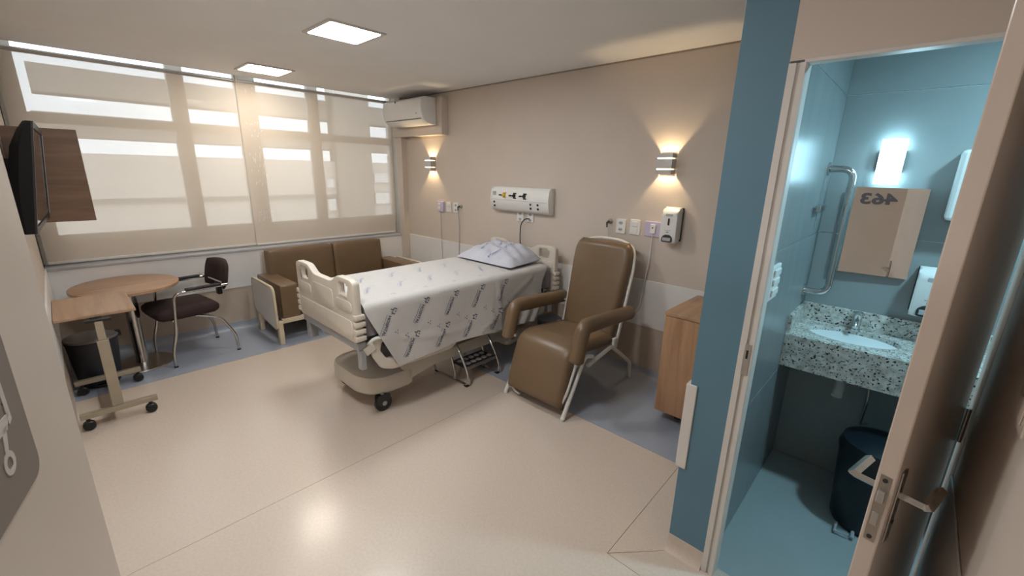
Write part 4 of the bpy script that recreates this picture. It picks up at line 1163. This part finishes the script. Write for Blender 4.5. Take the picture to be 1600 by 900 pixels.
gbar = thing('grab_bar', 'curved chrome grab bar on the left bathroom wall beside the mirror', 'grab bar', (-.40, 2.9, 1.45))
XL = XP1 + .008
obj('rail', T(fillet([(XL, 2.88, 1.79), (-.285, 2.88, 1.79), (-.285, 2.88, 1.12), (XL, 2.88, 1.12)], .09, 8), .017, 12), M_chrome, gbar, 50)
for z in (1.79, 1.12):
    bm = NB(); lathe(bm, [(.035, .0), (.035, .008), (.02, .012), (0, .012)], (XL, 2.88, z), n=20, axis='x'); obj('flange', bm, M_chrome, gbar, 40)
sw = thing('soap_holder', 'small chrome hook shelf on the left bathroom wall inside the grab bar', 'holder', (-.40, 2.78, 1.58))
bm = NB(); lathe(bm, [(.022, 0), (.022, .02), (0, .02)], (XL, 2.80, 1.585), n=16, axis='x'); obj('mount', bm, M_chrome, sw, 40)
obj('arm', B(XL + .012, XL + .035, 2.66, 2.82, 1.575, 1.605, bev=.004), M_chrome, sw)
obj('hanger', T([(XL + .024, 2.67, 1.575), (XL + .024, 2.66, 1.50)], .004, 8), M_chrome, sw)
ws = thing('bathroom_outlet', 'small pale switch plate on the left bathroom wall just inside the door', 'switch', (XL, 2.05, 1.30))
obj('cover_plate', B(XL - .002, XL + .012, 1.97, 2.115, 1.235, 1.385, bev=.004), M_white, ws)
for z in (1.27, 1.315, 1.355): obj('rocker', B(XL + .012, XL + .02, 1.995, 2.09, z - .014, z + .014, bev=.003), M_white, ws)
pt_ = thing('towel_dispenser', 'white paper towel dispenser behind the bathroom door edge', 'dispenser', (.2, 2.994, 1.6))
obj('cover', B(.092, .36, 2.87, 2.994, 1.56, 1.88, bev=.015), M_white, pt_)
obj('slot', B(.15, .30, 2.868, 2.872, 1.575, 1.585), M_dark, pt_)
bb = thing('pedal_bin', 'dark navy pedal bin on the bathroom floor below the basin', 'bin', (.08, 2.72, 0))
bm = NB(); lathe(bm, [(0, 0), (.13, 0), (.14, .02), (.165, .40), (.165, .42)], (.10, 2.62, 0), n=32); obj('body', bm, M_navy, bb, 40)
bm = NB(); lathe(bm, [(.17, .41), (.172, .43), (.16, .47), (.08, .50), (0, .505)], (.10, 2.62, 0), n=32); obj('lid', bm, M_navy, bb, 40)
bm = NB(); tube(bm, [(.005, 2.50, .018), (.005, 2.43, .018), (.075, 2.43, .018), (.075, 2.50, .018)], .008, 8); obj('pedal', bm, M_trim, bb)

# ------------------------------------------------------------------ bathroom door, standing open
u_ = Vector((-.237, -.971, 0)).normalized(); nn = Vector((.971, -.237, 0)).normalized()   # along the leaf, outer face normal
H = Vector((.2155, 1.738, 0))
MD = Matrix(((u_.x, nn.x, 0, H.x), (u_.y, nn.y, 0, H.y), (0, 0, 1, 0), (0, 0, 0, 1)))    # local: x along the leaf, y out of the outer face
bdo = sroot('door_2', (H.x, H.y, 0))
bdo['label'] = 'beige bathroom door standing open at the right edge'
LW = .557; TH = .036
def DB(x0, x1, y0, y1, z0, z1, bev=0, seg=2): return B(x0, x1, y0, y1, z0, z1, bev=bev, seg=seg, M=MD)
obj('leaf', DB(.008, LW, -TH, 0, .012, 2.098, bev=.003), M_bathdoor, bdo)
lp = obj('latch_plate', DB(LW - .001, LW + .0015, -TH / 2 - .011, -TH / 2 + .011, (.905), 1.085, bev=.0007), M_steel, bdo)
obj('latch_bolt', DB(LW, LW + .009, -TH / 2 - .007, -TH / 2 + .007, 1.015, 1.047, bev=.002), M_alu, lp)
obj('dead_bolt', DB(LW + .001, LW + .003, -TH / 2 - .006, -TH / 2 + .006, .950, .985, bev=.001), M_alu, lp)
for z in (.917, 1.073):
    bm = NB(); lathe(bm, [(.005, 0), (.005, .002), (0, .002)], (0, 0, 0), n=12, axis='x')
    bmesh.ops.transform(bm, matrix=MD @ Matrix.Translation((LW + .0015, -TH / 2, z)), verts=bm.verts); obj('screw', bm, M_dark, lp)
for s, y in ((1, 0), (-1, -TH)):
    es = obj('escutcheon', DB(LW - .060, LW - .026, min(y, y + s * .004), max(y, y + s * .004), .900, 1.095, bev=.0015), M_steel, bdo)
    bm = NB()
    path = [(LW - .043, y, 1.028), (LW - .043, y + s * .052, 1.028), (LW - .155, y + s * .052, 1.028)]
    tube(bm, [MD @ Vector(p) for p in fillet(path, .006, 3)], .0115, 4, flat=.8); obj('lever_handle', bm, M_chrome, bdo)
    bm = NB(); lathe(bm, [(.005, 0), (.005, s * .003), (0, s * .003)], (0, 0, 0), n=12, axis='y')
    bmesh.ops.transform(bm, matrix=MD @ Matrix.Translation((LW - .043, y + s * .004, .955)), verts=bm.verts); obj('keyhole', bm, M_black, es)
for z in (.22, 1.045, 1.90):
    bm = NB(); tube(bm, [(.2205, 1.733, z - .055), (.2205, 1.733, z + .055)], .0065, 12); obj('hinge', bm, M_steel, bdo, 40)

# ------------------------------------------------------------------ entry door with pictogram and room number, folded back on the left
P0 = Vector((-.908, -.0357, 0)); eu = Vector((.974, -.2257, 0)).normalized(); en = Vector((.2257, .974, 0)).normalized()
ME = Matrix(((eu.x, en.x, 0, P0.x), (eu.y, en.y, 0, P0.y), (0, 0, 1, 0), (0, 0, 0, 1)))
edo = sroot('door_1', (P0.x, P0.y, 0))
edo['label'] = 'open room door with a grey bed pictogram and number 463'
def EB(x0, x1, y0, y1, z0, z1, bev=0): return B(x0, x1, y0, y1, z0, z1, bev=bev, M=ME)
obj('leaf', EB(0, 1.10, -.04, 0, .012, 2.10, bev=.003), M_door, edo)
bm = NB(); plate(bm, rrect(.160, .345, 1.361, 1.56, .022, 6), 0, .0015, 'y'); bmesh.ops.transform(bm, matrix=ME, verts=bm.verts)
sg = obj('sign_plate', bm, M_sign, edo); sg['label'] = 'grey plate with a white bed pictogram'
bm = NB()
def ring2(cx, cz, r0, r1, n=20):
    a = [(cx + r1 * math.cos(2 * PI * k / n), cz + r1 * math.sin(2 * PI * k / n)) for k in range(n)]
    b = [(cx + r0 * math.cos(2 * PI * k / n), cz + r0 * math.sin(2 * PI * k / n)) for k in range(n)]
    plate(bm, a, .0012, .0022, 'y', holes=[b])
ring2(.229, 1.413, .0072, .0140); ring2(.300, 1.413, .0072, .0140)
for pts in ([(.224, 1.425), (.233, 1.425), (.224, 1.452), (.213, 1.452)], [(.212, 1.446), (.330, 1.446), (.330, 1.462), (.200, 1.462)],
            [(.196, 1.452), (.205, 1.448), (.205, 1.500), (.196, 1.500)], [(.215, 1.474), (.245, 1.474), (.245, 1.486), (.215, 1.486)],
            [(.252, 1.466), (.320, 1.466), (.320, 1.484), (.252, 1.492)], [(.297, 1.420), (.303, 1.420), (.313, 1.452), (.307, 1.452)]):
    plate(bm, pts, .0012, .0022, 'y')
bmesh.ops.transform(bm, matrix=ME, verts=bm.verts); obj('pictogram', bm, M_signw, sg)
vs, fs = text_mesh('463', .155, .006)
tw = max(v[0] for v in vs)
bm = NB(); add_flat(bm, vs, fs, lambda a, b: ME @ Vector((1.012 - a * .318 / tw, .002, 1.486 + b)))
obj('room_number', bm, M_num, edo)

# switch plate low on the entry side wall
t = thing('light_switch', 'beige light switch on the wall right of the bathroom door', 'switch', (XE, 1.26, 1.27))
obj('cover_plate', B(XE - .008, XE, 1.20, 1.315, 1.262, 1.34, bev=.003), M_bathdoor, t)
obj('rocker', B(XE - .011, XE - .008, 1.225, 1.29, 1.28, 1.325, bev=.002), M_bathdoor, t)
